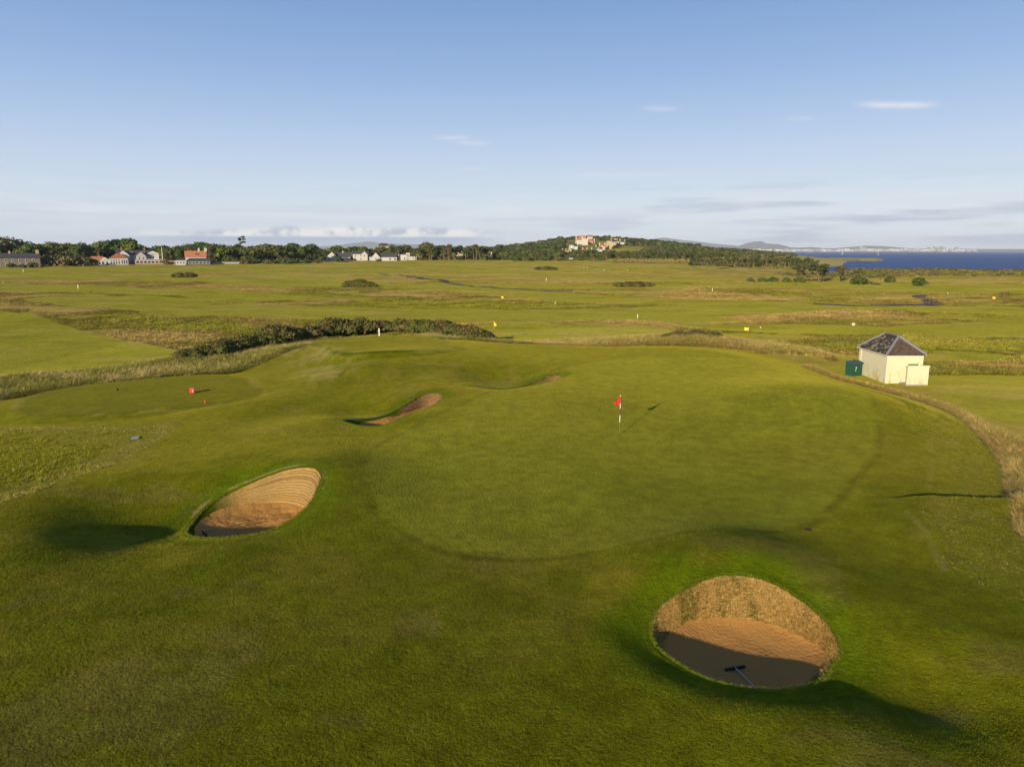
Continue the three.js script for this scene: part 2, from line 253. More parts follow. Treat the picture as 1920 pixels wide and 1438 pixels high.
function colour(x, z, fine = 1) {
  const d = Math.hypot(x, z);
  let turf = -1, out;
  const nearby = z > -130 && Math.abs(x) < 130 && z < 20;
  const dTurf = nearby ? sd(P.turf, x, z, 6) + 0.35 * (noise(x * 2.1, z * 2.1, 7) - 0.5) : 6;
  if (dTurf < 0) {
    const a = fbm(x / 6, z / 5, 201, 4), b = fbm(x / 1.6, z / 1.6, 211, 3), c = fbm(x / 15, z / 11, 221, 3), e = fbm(x / 0.5, z / 0.5, 231, 2);
    out = mix3(C.turf, C.turfD, sst(0.45, 0.68, a) * 0.62);
    out = mix3(out, C.turfB, sst(0.48, 0.70, c * 0.6 + b * 0.4) * 0.7);
    out = mix3(out, [0.155, 0.118, 0.03], sst(0.60, 0.74, fbm(x / 2.4, z / 2, 241, 3)) * 0.35);
    const gm = sst(0.9, -0.7, sd(P.green, x, z, 3) + 0.5 * (a - 0.5));
    if (gm > 0) out = mix3(out, mix3(mix3(C.green, C.turfD, sst(0.5, 0.75, a) * 0.3), C.turfB, sst(0.5, 0.72, c) * 0.45), gm * 0.88);
    const gl = Math.abs(sd(P.green, x, z, 3) + 0.5 * (a - 0.5));
    if (gl < 0.5) out = mix3(out, [0.075, 0.072, 0.005], sst(0.4, 0, gl) * 0.75 * sst(0.25, 0.5, b));
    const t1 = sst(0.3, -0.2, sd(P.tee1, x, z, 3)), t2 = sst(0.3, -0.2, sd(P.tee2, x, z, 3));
    if (t1 + t2 > 0) out = mix3(out, mix3(C.tee, C.turf, 0.3 * sst(0.4, 0.7, b)), Math.max(t1, t2));  // tees coloured darker to stand in for less sun on their flat tops
    const te = Math.min(Math.abs(sd(P.tee2, x, z, 3)), Math.abs(sd(P.tee1, x, z, 3)));
    if (te < 0.7) out = mix3(out, C.semiB, sst(0.6, 0.05, te) * 0.5 * sst(0.42, 0.62, b));
    const dr = distLine([[-20.4, -69.5], [-16.6, -61.5], [-15, -56.5]], x, z);      // worn dry bank in front of the upper tee
    if (dr < 5) out = mix3(out, C.semiB, sst(4, 0.5, dr) * 0.8 * sst(0.4, 0.62, fbm(x / 1.2, z / 2.2, 251, 3)));
    const s1 = sst(0.25, -0.25, sd(P.semi, x, z, 3) + 0.3 * (b - 0.5)), s2 = sst(0.6, -0.8, sd(P.semiR, x, z, 3)) * 0.4;
    const sm = Math.max(s1, s2);
    if (sm > 0) {
      const edge = sst(-2.4, -0.3, Math.max(sd(P.semi, x, z, 3), -9)) * s1;
      out = mix3(out, mix3(C.semi, mix3(C.semiB, C.turfD, sst(0.4, 0.62, e)), clamp(sst(0.45, 0.66, b) * 0.7 + edge * 0.35)), sm);
    }
    // lusher growth where the bunker edges are fed, broken at its outer edge
    const bk = bunkerAt(x, z);
    if (bk < 2.2) out = mix3(out, C.lush, sst(1.9, 0.2, bk + 1.4 * (b - 0.5)) * 0.8);
    if (bk < 0.7 && bk > -0.3 && x < -8 && z < -28.5 && z > -34) out = mix3(out, [0.2, 0.165, 0.05], sst(0.2, 0.05, Math.abs(bk - 0.22)) * 0.8 * sst(0.42, 0.6, fbm(x * 1.3, z * 1.3, 261, 3)));
    const s = (0.72 + 0.5 * e) * (0.80 + 0.25 * noise(x * 9, z * 9, 271) + 0.15 * noise(x * 23, z * 23, 272)); out = [out[0] * s, out[1] * s, out[2] * s];
    // mower's worn tracks on the right apron
    const tr = Math.min(distLine([[13.9, -21.3], [15.1, -24.4], [15.6, -26.6]], x, z), distLine([[18.7, -30.4], [21.2, -34.4], [22.6, -37.2]], x, z));
    if (tr < 0.3) out = mix3(out, C.semiB, sst(0.22, 0.04, tr) * 0.4 * sst(0.3, 0.6, b));
  } else {
    out = wild(x, z);
    let m = nearby ? sst(0.5, -0.5, sd(P.fair, x, z, 5) + 0.8 * (noise(x, z, 5) - 0.5)) : 0;
    if (nearby) m = Math.max(m, 0.85 * sst(0.8, -1.2, sd(P.fairH, x, z, 4) + 1.5 * (noise(x / 1.5, z / 1.5, 5) - 0.5)), sst(0.6, -0.6, sd(P.greenY, x, z, 4)), sst(0.6, -0.6, sd(P.teeR, x, z, 4)), sst(0.6, -0.6, sd(P.teeQ, x, z, 4)));
    if (d > 70) m = Math.max(m, inFairway(x, z) * 0.9);
    if (m > 0) {
      const a = fbm(x / 9, z / 5, 301, 3), b = fbm(x / 1.3, z / 1.3, 311, 2), str = 0.5 + 0.5 * Math.sin((x * 0.5 + z * 0.85) / 2.1);
      let k = mix3(C.fair, C.turfD, sst(0.5, 0.72, a) * 0.45); k = mix3(k, C.dry, sst(0.58, 0.74, fbm(x / 14, z / 6, 321, 3)) * 0.4);
      const s = (0.80 + 0.28 * b + 0.10 * str) * (0.82 + 0.36 * noise(x * 3.1, z * 3.1, 312)); out = mix3(out, [k[0] * s, k[1] * s, k[2] * s], m);
    }
    if (nearby && dTurf < 1.2 && dTurf >= 0) out = mix3(out, C.olive, 0.3);
    // sandy, worn scars
    const sc = sst(0.71, 0.77, fbm(x / 11, z / 3.2, 331, 4)) * sst(120, 180, d);
    if (sc > 0) out = mix3(out, C.dry, sc * 0.5);
    if (-z > 285 && x > 90 && -z < 420) { const k = fbm(x / 6, z / 6, 341, 3); out = mix3(out, mix3([0.085, 0.085, 0.022], [0.20, 0.145, 0.06], sst(0.42, 0.62, k)), sst(288, 302, -z) * sst(70, 110, x) * 0.9); }
    if (-z > 840) { const k = fbm(x / 24, z / 40, 351, 4), tt = -x / z; out = mix3([0.065, 0.078, 0.02], [0.17, 0.15, 0.045], sst(0.46, 0.62, k)); out = mix3(out, [0.15, 0.14, 0.03], sst(0.11, 0.125, tt) * sst(0.21, 0.19, tt) * sst(1090, 1040, -z) * 0.8); out = mix3(out, [0.30, 0.20, 0.11], sst(0.36, 0.40, tt) * sst(0.45, 0.6, fbm(x / 16, z / 25, 352, 3)) * 0.85); }
  }
  return out;
}

// ---------------------------------------------------------------- ground sheets
function texFrom(w, h, f) {
  const data = new Uint8Array(w * h * 4), enc = (v) => { v = clamp(v); return Math.round(255 * (v <= 0.0031308 ? 12.92 * v : 1.055 * Math.pow(v, 1 / 2.4) - 0.055)); };
  for (let j = 0; j < h; j++) for (let i = 0; i < w; i++) { const c = f((i + 0.5) / w, (j + 0.5) / h), o = (j * w + i) * 4; data[o] = enc(c[0]); data[o + 1] = enc(c[1]); data[o + 2] = enc(c[2]); data[o + 3] = 255; }
  const t = new THREE.DataTexture(data, w, h); t.colorSpace = THREE.SRGBColorSpace; t.magFilter = THREE.LinearFilter; t.minFilter = THREE.LinearMipmapLinearFilter; t.generateMipmaps = true; t.needsUpdate = true; return t;
}
function grayTile(n, f) {
  const data = new Uint8Array(n * n * 4);
  for (let j = 0; j < n; j++) for (let i = 0; i < n; i++) { const v = Math.round(255 * clamp(f(i / n, j / n))), o = (j * n + i) * 4; data[o] = data[o + 1] = data[o + 2] = v; data[o + 3] = 255; }
  const t = new THREE.DataTexture(data, n, n); t.wrapS = t.wrapT = THREE.RepeatWrapping; t.magFilter = THREE.LinearFilter; t.needsUpdate = true; return t;
}
const wrapNoise = (u, v, p, s) => { const x = u * p, y = v * p, ix = Math.floor(x), iy = Math.floor(y), fx = x - ix, fy = y - iy, a = fx * fx * (3 - 2 * fx), b = fy * fy * (3 - 2 * fy), m = (k) => ((k % p) + p) % p; return mix(mix(hash(m(ix), m(iy), s), hash(m(ix + 1), m(iy), s), a), mix(hash(m(ix), m(iy + 1), s), hash(m(ix + 1), m(iy + 1), s), a), b); };
const turfBump = grayTile(512, (u, v) => 0.42 * wrapNoise(u, v, 160, 1) + 0.33 * wrapNoise(u, v, 70, 2) + 0.25 * wrapNoise(u, v, 24, 3));
const roughBump = grayTile(512, (u, v) => 0.4 * wrapNoise(u, v, 128, 4) + 0.35 * wrapNoise(u, v, 56, 5) + 0.25 * wrapNoise(u, v, 18, 6));
const steps = (a, b, f) => { const out = [a]; let x = a; const dir = Math.sign(b - a); while ((b - x) * dir > 1e-6) { x += dir * f(x); if ((b - x) * dir < f(x) * 0.4) x = b; out.push(x); } return out; };
const even = (s) => () => s;
function sheet(name, label, xs, zs, { tex, map, bump, tile = 5, bumpScale = 0.03, skip = 0, sheen = 0.35, height = ground, skirt = 0.4 }) {
  const nx = xs.length, nz = zs.length, pos = [], uv = [], col = [], idx = [];
  const x0 = xs[0], x1 = xs[nx - 1], z0 = zs[0], z1 = zs[nz - 1];
  for (let j = 0; j < nz; j++) for (let i = 0; i < nx; i++) {
    const x = xs[i], z = zs[j], y = height(x, z); pos.push(x, y, z); uv.push((x - x0) / (x1 - x0), (z - z0) / (z1 - z0));
    if (!tex && !map) col.push(...colour(x, z, 0));
  }
  const out = (k) => skip && bunkerAt(pos[k * 3], pos[k * 3 + 2]) < skip;
  for (let j = 0; j + 1 < nz; j++) for (let i = 0; i + 1 < nx; i++) {
    const a = j * nx + i, b = a + 1, c = a + nx, d = c + 1;
    if (skip && out(a) && out(b) && out(c) && out(d)) continue;
    idx.push(a, b, c, b, d, c);
  }
  const edge = [];
  for (let i = 0; i < nx; i++) edge.push(i); for (let j = 1; j < nz; j++) edge.push(j * nx + nx - 1); for (let i = nx - 2; i >= 0; i--) edge.push((nz - 1) * nx + i); for (let j = nz - 2; j >= 0; j--) edge.push(j * nx);
  const base = pos.length / 3;
  edge.forEach((k) => { pos.push(pos[k * 3], pos[k * 3 + 1] - skirt, pos[k * 3 + 2]); uv.push(uv[k * 2], uv[k * 2 + 1]); if (col.length) col.push(col[k * 3], col[k * 3 + 1], col[k * 3 + 2]); });
  const nIdx = idx.length;
  const g = new THREE.BufferGeometry();
  g.setAttribute('position', new THREE.Float32BufferAttribute(pos, 3)); g.setAttribute('uv', new THREE.Float32BufferAttribute(uv, 2));
  if (col.length) g.setAttribute('color', new THREE.Float32BufferAttribute(col, 3));
  // normals from the height function so that neighbouring sheets shade alike
  const nor = new Float32Array(pos.length);
  for (let k = 0; k < pos.length / 3; k++) { const src = k < base ? k : edge[k - base], x = pos[src * 3], z = pos[src * 3 + 2], i = src % nx, e = Math.max(0.06, 0.5 * Math.abs(xs[Math.min(i + 1, nx - 1)] - xs[Math.max(i - 1, 0)]) * 0.5); const n = new THREE.Vector3(height(x - e, z) - height(x + e, z), 2 * e, height(x, z - e) - height(x, z + e)).normalize(); nor[k * 3] = n.x; nor[k * 3 + 1] = n.y; nor[k * 3 + 2] = n.z; }
  g.setAttribute('normal', new THREE.BufferAttribute(nor, 3));
  for (let k = 0; k + 1 < edge.length; k++) idx.push(edge[k], base + k, edge[k + 1], edge[k + 1], base + k, base + k + 1);
  g.setIndex(idx);
  const m = new THREE.MeshPhysicalMaterial({ roughness: 0.95, specularIntensity: 0.04, sheen, sheenRoughness: 0.55, sheenColor: lin(0.62, 0.52, 0.05), vertexColors: col.length > 0, side: THREE.DoubleSide });
  if (tex) m.map = texFrom(tex[0], tex[1], (u, v) => colour(x0 + u * (x1 - x0), z0 + v * (z1 - z0)));
  if (map) m.map = map;
  if (bump) { m.bumpMap = bump.clone(); m.bumpMap.wrapS = m.bumpMap.wrapT = THREE.RepeatWrapping; m.bumpMap.repeat.set(Math.abs(x1 - x0) / tile, Math.abs(z1 - z0) / tile); m.bumpMap.needsUpdate = true; m.bumpScale = bumpScale; }
  const o = new THREE.Mesh(g, m); o.name = name; o.castShadow = o.receiveShadow = true; o.userData = { kind: 'structure', label, category: 'ground' }; scene.add(o);
  return o;
}
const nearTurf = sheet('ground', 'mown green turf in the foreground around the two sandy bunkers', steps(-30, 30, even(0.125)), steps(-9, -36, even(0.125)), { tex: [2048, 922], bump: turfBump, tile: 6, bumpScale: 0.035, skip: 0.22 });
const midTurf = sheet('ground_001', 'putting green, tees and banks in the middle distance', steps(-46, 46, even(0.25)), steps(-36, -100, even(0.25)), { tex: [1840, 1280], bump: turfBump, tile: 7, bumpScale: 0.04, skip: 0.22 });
for (const [k, a, b] of [[2, -46, -30], [3, 30, 46]]) sheet('ground_00' + k, k === 2 ? 'turf at the left edge of the foreground' : 'rough grass ground at the right edge of the foreground', steps(a, b, even(0.4)), steps(-9, -36, even(0.4)), { tex: [320, 540], bump: turfBump, tile: 6 });
for (const [k, a, b] of [[4, -190, -46], [5, 46, 190]]) sheet('ground_00' + k, k === 4 ? 'links ground to the left with a pale mown fairway' : 'links ground to the right beyond the hut', steps(a, b, even(1)), steps(-9, -100, even(0.8)), { tex: [1152, 728], bump: roughBump, tile: 9, bumpScale: 0.12 });
sheet('ground_006', 'open links plain of fairways and tawny rough', steps(-190, 190, even(0.8)), steps(-100, -270, even(0.8)), { tex: [2048, 1024], bump: roughBump, tile: 12, bumpScale: 0.16 });
sheet('ground_007', 'far links plain reaching to the wooded edge', steps(-800, 900, even(3.2)), steps(-270, -1000, (z) => (z > -420 ? 2.4 : 5)), { tex: [2048, 1024], bump: roughBump, tile: 22, bumpScale: 0.3, skirt: 1 });
for (const [k, a, b] of [[8, -800, -190], [9, 190, 900]]) sheet('ground_0' + (k < 10 ? '0' + k : k), k === 8 ? 'links ground far out to the left' : 'links ground far out to the right', steps(a, b, even(6)), steps(-9, -270, even(4)), { skirt: 1 });
sheet('ground_010', 'mown ground behind the camera', steps(-800, 900, even(12)), steps(300, -9, even(8)), { skirt: 1 });
sheet('ground_011', 'wooded hill country and headland beyond the links', steps(-2600, 2600, even(13)), steps(-1000, -2600, even(12)), { skirt: 3 });
sheet('ground_012', 'flat farmland out to the horizon on the left', steps(-26000, 3000, even(500)), steps(-2600, -16000, even(500)), { skirt: 30, height: (x, z) => plain(x, z) + (x < 200 ? 6 * sst(2600, 5000, -z) : 0) });

// bunker bodies
const sandBump = grayTile(512, (u, v) => 0.5 * wrapNoise(u, v, 40, 31) + 0.3 * wrapNoise(u, v, 110, 32) + 0.2 * wrapNoise(u, v, 12, 33));
const sandTex = (rake, seed, cx, cz) => texFrom(512, 512, (u, v) => { const s = 0.80 + 0.22 * fbm(u * 9, v * 9, seed, 3) + 0.2 * (hash(Math.floor(u * 512), Math.floor(v * 512), seed) - 0.5); return [0.345 * s, 0.172 * s, 0.047 * s]; });
const sandMap = sandTex(true, 401);
function bunker(b, n, labels, faceKind) {
  const root = new THREE.Group(); root.name = n ? 'bunker_00' + n : 'bunker'; root.userData = { kind: 'structure', label: labels, category: 'bunker' }; scene.add(root);
  const N = 260, up = new THREE.Vector3();
  const rimY = [], dirs = [];
  for (let k = 0; k < N; k++) { const phi = (k / N) * 2 * Math.PI, c = Math.cos(phi), s = Math.sin(phi), fr = b.fr(phi), wob = 0.035 * (fbm(c * 9 + n * 7, s * 9, 501, 3) - 0.5) * 2, rr = Math.max(b.rr(phi), fr + 0.16) + wob; dirs.push([c, s, fr, rr, phi]); rimY.push(ground(b.c[0] + c * rr, b.c[1] + s * rr)); }
  const mesh = (name, rows, mat, at, tint) => {
    const pos = [], uv = [], col = [], idx = [];
    for (let r = 0; r < rows; r++) for (let k = 0; k <= N; k++) { const q = at(r / (rows - 1), k % N); pos.push(q[0], q[1], q[2]); uv.push(q[3], q[4]); if (tint) col.push(...tint(q, r / (rows - 1), k % N)); }
    for (let r = 0; r + 1 < rows; r++) for (let k = 0; k < N; k++) { const a = r * (N + 1) + k; idx.push(a, a + 1, a + N + 1, a + 1, a + N + 2, a + N + 1); }
    const g = new THREE.BufferGeometry(); g.setAttribute('position', new THREE.Float32BufferAttribute(pos, 3)); g.setAttribute('uv', new THREE.Float32BufferAttribute(uv, 2)); if (tint) g.setAttribute('color', new THREE.Float32BufferAttribute(col, 3)); g.setIndex(idx); g.computeVertexNormals();
    const o = new THREE.Mesh(g, mat); o.name = name; o.castShadow = o.receiveShadow = true; root.add(o); return o;
  };
  // raked sand, ridges run in from the edge
  const sm = new THREE.MeshPhysicalMaterial({ map: sandMap, roughness: 1, specularIntensity: 0.05, bumpMap: sandBump, bumpScale: 0.02 });
  mesh('sand', 70, sm, (t, k) => {
    const [c, s, fr, , phi] = dirs[k], r = (fr + 0.06) * t, x = b.c[0] + c * r, z = b.c[1] + s * r;
    let y = b.y + [0.238, 0.26, 0.34, 0.34][n] * Math.pow(t, 3.2);
    if (n === 0) { const phase = fbm(phi * 3 + 9, 2, 77, 2); y += 0.006 * Math.sin(phi * 95 + 6 * phase + t * 3) * sst(0.45, 0.7, t) * sst(1.02, 0.93, t) + 0.0015 * Math.sin(t * 60 + 3 * phase) * sst(0.6, 0.45, t) + 0.03 * (noise(x * 2, z * 2, 91) - 0.5); }
    else y += 0.12 * (fbm(x * 1.3, z * 1.3, 92, 3) - 0.5) + 0.07 * (fbm(x * 3.4, z * 3.4, 93, 3) - 0.5) * sst(0.95, 0.75, t);
    return [x, y, z, x / 3, z / 3];
  });
  const topOf = (k) => rimY[k], botOf = [0.238, 0.26, 0.34, 0.34][n];
  const fm = new THREE.MeshPhysicalMaterial({ roughness: 1, specularIntensity: 0.05, vertexColors: true, bumpMap: roughBump.clone(), bumpScale: 0.05 }); fm.bumpMap.wrapS = fm.bumpMap.wrapT = THREE.RepeatWrapping; fm.bumpMap.repeat.set(1, 1); fm.bumpMap.needsUpdate = true;
  const face = (t, k) => { const [c, s, fr, rr] = dirs[k], y0 = b.y + botOf - 0.05, y1 = topOf(k) - 0.02; const r = mix(fr - 0.01, rr, Math.pow(t, 1.12)); const rag = (n > 1 ? 0.05 : 0.05) * (fbm(k / 3, t * 9, 511 + n, 3) - 0.5) * sst(0, 0.2, t) * sst(1, 0.85, t); return [b.c[0] + c * (r + rag), mix(y0, Math.max(y1, y0 + 0.02), t), b.c[1] + s * (r + rag), (k / N) * 9, t * 0.8]; };
  b.face = face; b.dirs = dirs; b.rimY = rimY; b.botOf = botOf;
  mesh('face', 26, fm, face, (q, t, k) => {
    const phi = dirs[k][4], dead = faceKind(phi), g = fbm(q[0] * 2.2, q[1] * 3 + q[2] * 2.2, 521, 3), f = hash(k, Math.round(t * 25), 9);
    const straw = n > 1 ? mix3([0.22, 0.125, 0.05], [0.12, 0.07, 0.03], f) : mix3([0.36, 0.225, 0.07], [0.23, 0.145, 0.046], f * 0.8), grass = mix3(C.lush, C.turfD, g);
    const layer = n === 1 ? 0.85 + 0.3 * hash(Math.floor(t * 13), Math.floor(k / 9), 4) : 1;
    const c3 = mix3(grass, [straw[0] * layer, straw[1] * layer, straw[2] * layer], clamp(dead * sst(0.24, 0.46, g + 0.25 * dead) - 0.55 * sst(0.66, 0.74, fbm(q[0] * 1.1 + 5, q[2] * 1.1 + q[1], 531, 3))));
    return c3;
  });
  // rolled grass lip and collar, sharing the colours of the turf round it
  const src = n < 2 ? nearTurf : midTurf, xs = n < 2 ? [-30, 30, -9, -36] : [-46, 46, -36, -100];
  mesh('grass_lip', 9, src.material, (t, k) => { const [c, s, , rr] = dirs[k], r = rr - 0.02 + 0.75 * t, x = b.c[0] + c * r, z = b.c[1] + s * r; const e = 0.006 + 0.03 * sst(0.25, 0.05, t) * (n === 0 ? 1 : 1) - (t === 0 ? 0.05 : 0); return [x, ground(x, z) + e - (t > 0.99 ? 0.02 : 0), z, (x - xs[0]) / (xs[1] - xs[0]), (z - xs[2]) / (xs[3] - xs[2])]; });
  return root;
}
const away = (phi, mid, half) => { let d = Math.abs(phi - mid) % (2 * Math.PI); if (d > Math.PI) d = 2 * Math.PI - d; return sst(half, half * 0.55, d); };
const bk0 = bunker(BUNKERS[0], 0, 'near round bunker with straw coloured back face and raked sand half in shadow', (p) => away(p, -1.1, 2.3));
const bk1 = bunker(BUNKERS[1], 1, 'left bunker with a layered sod wall at its right end and churned sand', (p) => away(p, -1.15, 1.5));
bunker(BUNKERS[2], 2, 'narrow bunker slit left of the green, brown sand showing', (p) => away(p, -0.95, 0.9));
bunker(BUNKERS[3], 3, 'farthest bunker at the back left of the green, mostly grass bank', (p) => away(p, -0.4, 0.8));

// ---------------------------------------------------------------- the sea
{
  const wave = grayTile(512, (u, v) => 0.4 * wrapNoise(u, v, 20, 41) + 0.35 * wrapNoise(u, v, 47, 42) + 0.25 * wrapNoise(u, v, 110, 43));
  const g = new THREE.PlaneGeometry(60000, 34000, 1, 1); g.rotateX(-Math.PI / 2);
  wave.repeat.set(60000 / 260, 34000 / 420);
  const m = new THREE.MeshPhysicalMaterial({ color: lin(0.040, 0.085, 0.21), roughness: 0.55, ior: 1.33, specularIntensity: 0.45, bumpMap: wave, bumpScale: 9 });
  const o = new THREE.Mesh(g, m); o.name = 'sea'; o.position.set(12000, -14, -17250); o.receiveShadow = true; o.userData = { kind: 'structure', label: 'dark blue sea beyond the dunes', category: 'sea' }; scene.add(o);
}
// ---------------------------------------------------------------- object helpers
const used = new Map();
const numbered = (n) => { const k = used.get(n) ?? 0; used.set(n, k + 1); return k ? `${n}_${String(k).padStart(3, '0')}` : n; };
function thing(name, label, category, [x, y, z] = [0, 0, 0], turn = 0, group) { const o = new THREE.Group(); o.name = numbered(name); o.position.set(x, y, z); o.rotation.y = turn; o.userData = { label, category }; if (group) o.userData.group = group; scene.add(o); return o; }
function part(name, geo, mat, parent) { const g = Array.isArray(geo) ? mergeGeometries(geo.map((q) => (q.index ? q.toNonIndexed() : q))) : geo; const o = new THREE.Mesh(g, mat); o.name = name; o.castShadow = o.receiveShadow = true; parent.add(o); return o; }
function copyOf(src, label, group, [x, y, z], turn = 0, s = 1, sy = s) { const c = src.clone(); c.name = numbered(src.name.replace(/_\d\d\d$/, '')); c.position.set(x, y, z); c.rotation.y = turn; c.scale.set(s, sy, s); c.userData = { label, category: src.userData.category }; if (group) c.userData.group = group; scene.add(c); return c; }
const box = (w, h, d, x = 0, y = 0, z = 0) => new THREE.BoxGeometry(w, h, d).translate(x, y, z);
const cyl = (r0, r1, h, x = 0, y = 0, z = 0, n = 14) => new THREE.CylinderGeometry(r0, r1, h, n).translate(x, y, z);
function poly(verts, faces) { const p = []; for (const f of faces) for (let i = 1; i + 1 < f.length; i++) for (const k of [f[0], f[i], f[i + 1]]) p.push(...verts[k]); const g = new THREE.BufferGeometry(); g.setAttribute('position', new THREE.Float32BufferAttribute(p, 3)); g.setAttribute('uv', new THREE.Float32BufferAttribute(new Array((p.length / 3) * 2).fill(0).map((_, i) => (i % 2 ? p[Math.floor(i / 2) * 3 + 1] : p[Math.floor(i / 2) * 3] + p[Math.floor(i / 2) * 3 + 2])), 2)); g.computeVertexNormals(); return g; }
const std = (r, g, b, rough = 0.85, extra = {}) => new THREE.MeshPhysicalMaterial({ color: lin(r, g, b), roughness: rough, specularIntensity: rough > 0.75 ? 0.2 : 0.6, side: THREE.DoubleSide, ...extra });
const G = (x, z) => ground(x, z);

// ---------------------------------------------------------------- starter's hut
{
  const X0 = 30.8, X1 = 33.95, Z0 = -57.6, Z1 = -62.6, y0 = -0.9, ye = 1.72, yr = 3.12, cx = (X0 + X1) / 2, cz = (Z0 + Z1) / 2;
  const paint = texFrom(512, 256, (u, v) => { const st = sst(0.5, 0.72, fbm(u * 16, v * 3.2, 601, 4)) * sst(0.62, 0.1, v + 0.35 * (fbm(u * 9, v * 2, 602, 3) - 0.5)); const s = 0.93 + 0.12 * fbm(u * 40, v * 20, 603, 3); const c = mix3([0.50, 0.455, 0.30], [0.38, 0.27, 0.08], st * 0.95); return [c[0] * s, c[1] * s, c[2] * s]; });
  const wallM = new THREE.MeshStandardMaterial({ map: paint, roughness: 0.9, bumpMap: roughBump, bumpScale: 0.006 });
  const hut = thing('starter_hut', 'small cream rendered hut with hipped slate roof beside the green', 'hut', [cx, 0, cz]); hut.scale.setScalar(0.95);
  const w = X1 - X0, d = Z0 - Z1;
  part('wall', box(w, ye - y0, d, 0, (ye + y0) / 2, 0), wallM, hut);
  // roof planes with overhang
  const o = 0.13, a = w / 2 + o, b = d / 2 + o, rb = b - 1.5, E0 = ye - 0.02;
  const roofM = std(0.045, 0.038, 0.044, 0.7), leadM = std(0.15, 0.14, 0.165, 0.65), dark = std(0.012, 0.011, 0.01, 0.9);
  const V = [[-a, E0, b], [a, E0, b], [a, E0, -b], [-a, E0, -b], [0, yr, rb], [0, yr, -rb], [-a, E0 - 0.07, b], [a, E0 - 0.07, b], [a, E0 - 0.07, -b], [-a, E0 - 0.07, -b]];
  const roof = part('roof', poly(V, [[0, 1, 4], [1, 2, 5, 4], [2, 3, 5], [3, 0, 4, 5], [0, 6, 7, 1], [1, 7, 8, 2], [2, 8, 9, 3], [3, 9, 6, 0], [6, 9, 8, 7]]), roofM, hut);
  // slates, each a thin lapped tile on its slope
  const R = rng(77), slates = [], tones = [];
  const slope = (A, B, C2, D, mossy) => {       // A-B eave, D-C2 top
    const A3 = new THREE.Vector3(...A), B3 = new THREE.Vector3(...B), C3 = new THREE.Vector3(...C2), D3 = new THREE.Vector3(...D), nrm = new THREE.Vector3().subVectors(B3, A3).cross(new THREE.Vector3().subVectors(D3, A3)).normalize(); if (nrm.y < 0) nrm.negate();
    const rows = 13, len = A3.distanceTo(B3);
    for (let r = 0; r < rows; r++) {
      const t0 = r / rows, t1 = (r + 1.25) / rows, L = new THREE.Vector3().lerpVectors(A3, D3, t0), Q = new THREE.Vector3().lerpVectors(B3, C3, t0), along = new THREE.Vector3().subVectors(Q, L), l = along.length(); along.normalize();
      const up = new THREE.Vector3().subVectors(new THREE.Vector3().lerpVectors(D3, C3, 0.5), new THREE.Vector3().lerpVectors(A3, B3, 0.5)); const un = up.clone().addScaledVector(along, -up.dot(along)).normalize(), uh = up.length() * (Math.min(t1, 1) - t0);
      const n = Math.floor(l / 0.26); if (n < 1) continue; const sw = l / n, off = r % 2 ? 0.5 : 0;
      for (let i = 0; i < n; i++) {
        const s0 = Math.min((i + off) * sw, l - 0.02), s1 = Math.min(s0 + sw - 0.018, l); if (s1 - s0 < 0.04) continue;
        const lift = 0.018 + R() * 0.012, p = (s, u, h) => L.clone().addScaledVector(along, s).addScaledVector(un, u).addScaledVector(nrm, h);
        const q = [p(s0, -0.02, lift), p(s1, -0.02, lift), p(s1, uh, 0.006), p(s0, uh, 0.006), p(s0, -0.02, 0.001), p(s1, -0.02, 0.001)].map((k) => k.toArray());
        slates.push(poly(q, [[0, 1, 2, 3], [4, 5, 1, 0]]));
        const m = mossy && R() < 0.32 * sst(0.98, 0.8, t0) * sst(0.95, 0.8, i / n); const k = 0.7 + 0.6 * R();
        tones.push(m ? [0.20 * k, 0.172 * k, 0.10 * k] : mossy ? [0.056 * k, 0.044 * k, 0.040 * k] : [0.085 * k, 0.058 * k, 0.042 * k]);
      }
    }
  };
  slope(V[3], V[0], V[4], V[5], true); slope(V[0], V[1], V[4], V[4], false); slope(V[1], V[2], V[5], V[4], false); slope(V[2], V[3], V[5], V[5], false);
  slates.forEach((g, i) => { const n = g.attributes.position.count, c = new Float32Array(n * 3); for (let k = 0; k < n; k++) c.set(tones[i], k * 3); g.setAttribute('color', new THREE.BufferAttribute(c, 3)); });
  const sl = part('slates', slates, new THREE.MeshPhysicalMaterial({ vertexColors: true, roughness: 0.85, specularIntensity: 0.2, side: THREE.DoubleSide }), hut); sl.userData = { kind: 'stuff', label: 'grey slates with pale lichen' };
  const strip = (p, q, wd) => { const A = new THREE.Vector3(...p), B = new THREE.Vector3(...q), L = A.distanceTo(B); const g = new THREE.CylinderGeometry(wd, wd, L, 8); g.scale(1, 1, 0.5); const m = new THREE.Matrix4(); const dir = B.clone().sub(A).normalize(); m.makeRotationFromQuaternion(new THREE.Quaternion().setFromUnitVectors(new THREE.Vector3(0, 1, 0), dir)); g.applyMatrix4(m); g.translate((A.x + B.x) / 2, (A.y + B.y) / 2 + 0.03, (A.z + B.z) / 2); return g; };
  for (const [p, q] of [[V[0], V[4]], [V[1], V[4]], [V[2], V[5]], [V[3], V[5]]]) part('hip_flashing', strip(p, q, 0.125), leadM, hut);
  part('ridge_flashing', strip(V[4], V[5], 0.09), leadM, hut);
  part('finial', [cyl(0.012, 0.03, 0.2, 0, yr + 0.12, rb - 0.25, 8), new THREE.SphereGeometry(0.04, 10, 8).translate(0, yr + 0.23, rb - 0.25)], leadM, hut);
  for (const s of [-1, 1]) part('gutter', box(0.08, 0.07, d + 0.26, s * (a + 0.03), E0 - 0.06, 0), std(0.5, 0.46, 0.33), hut);
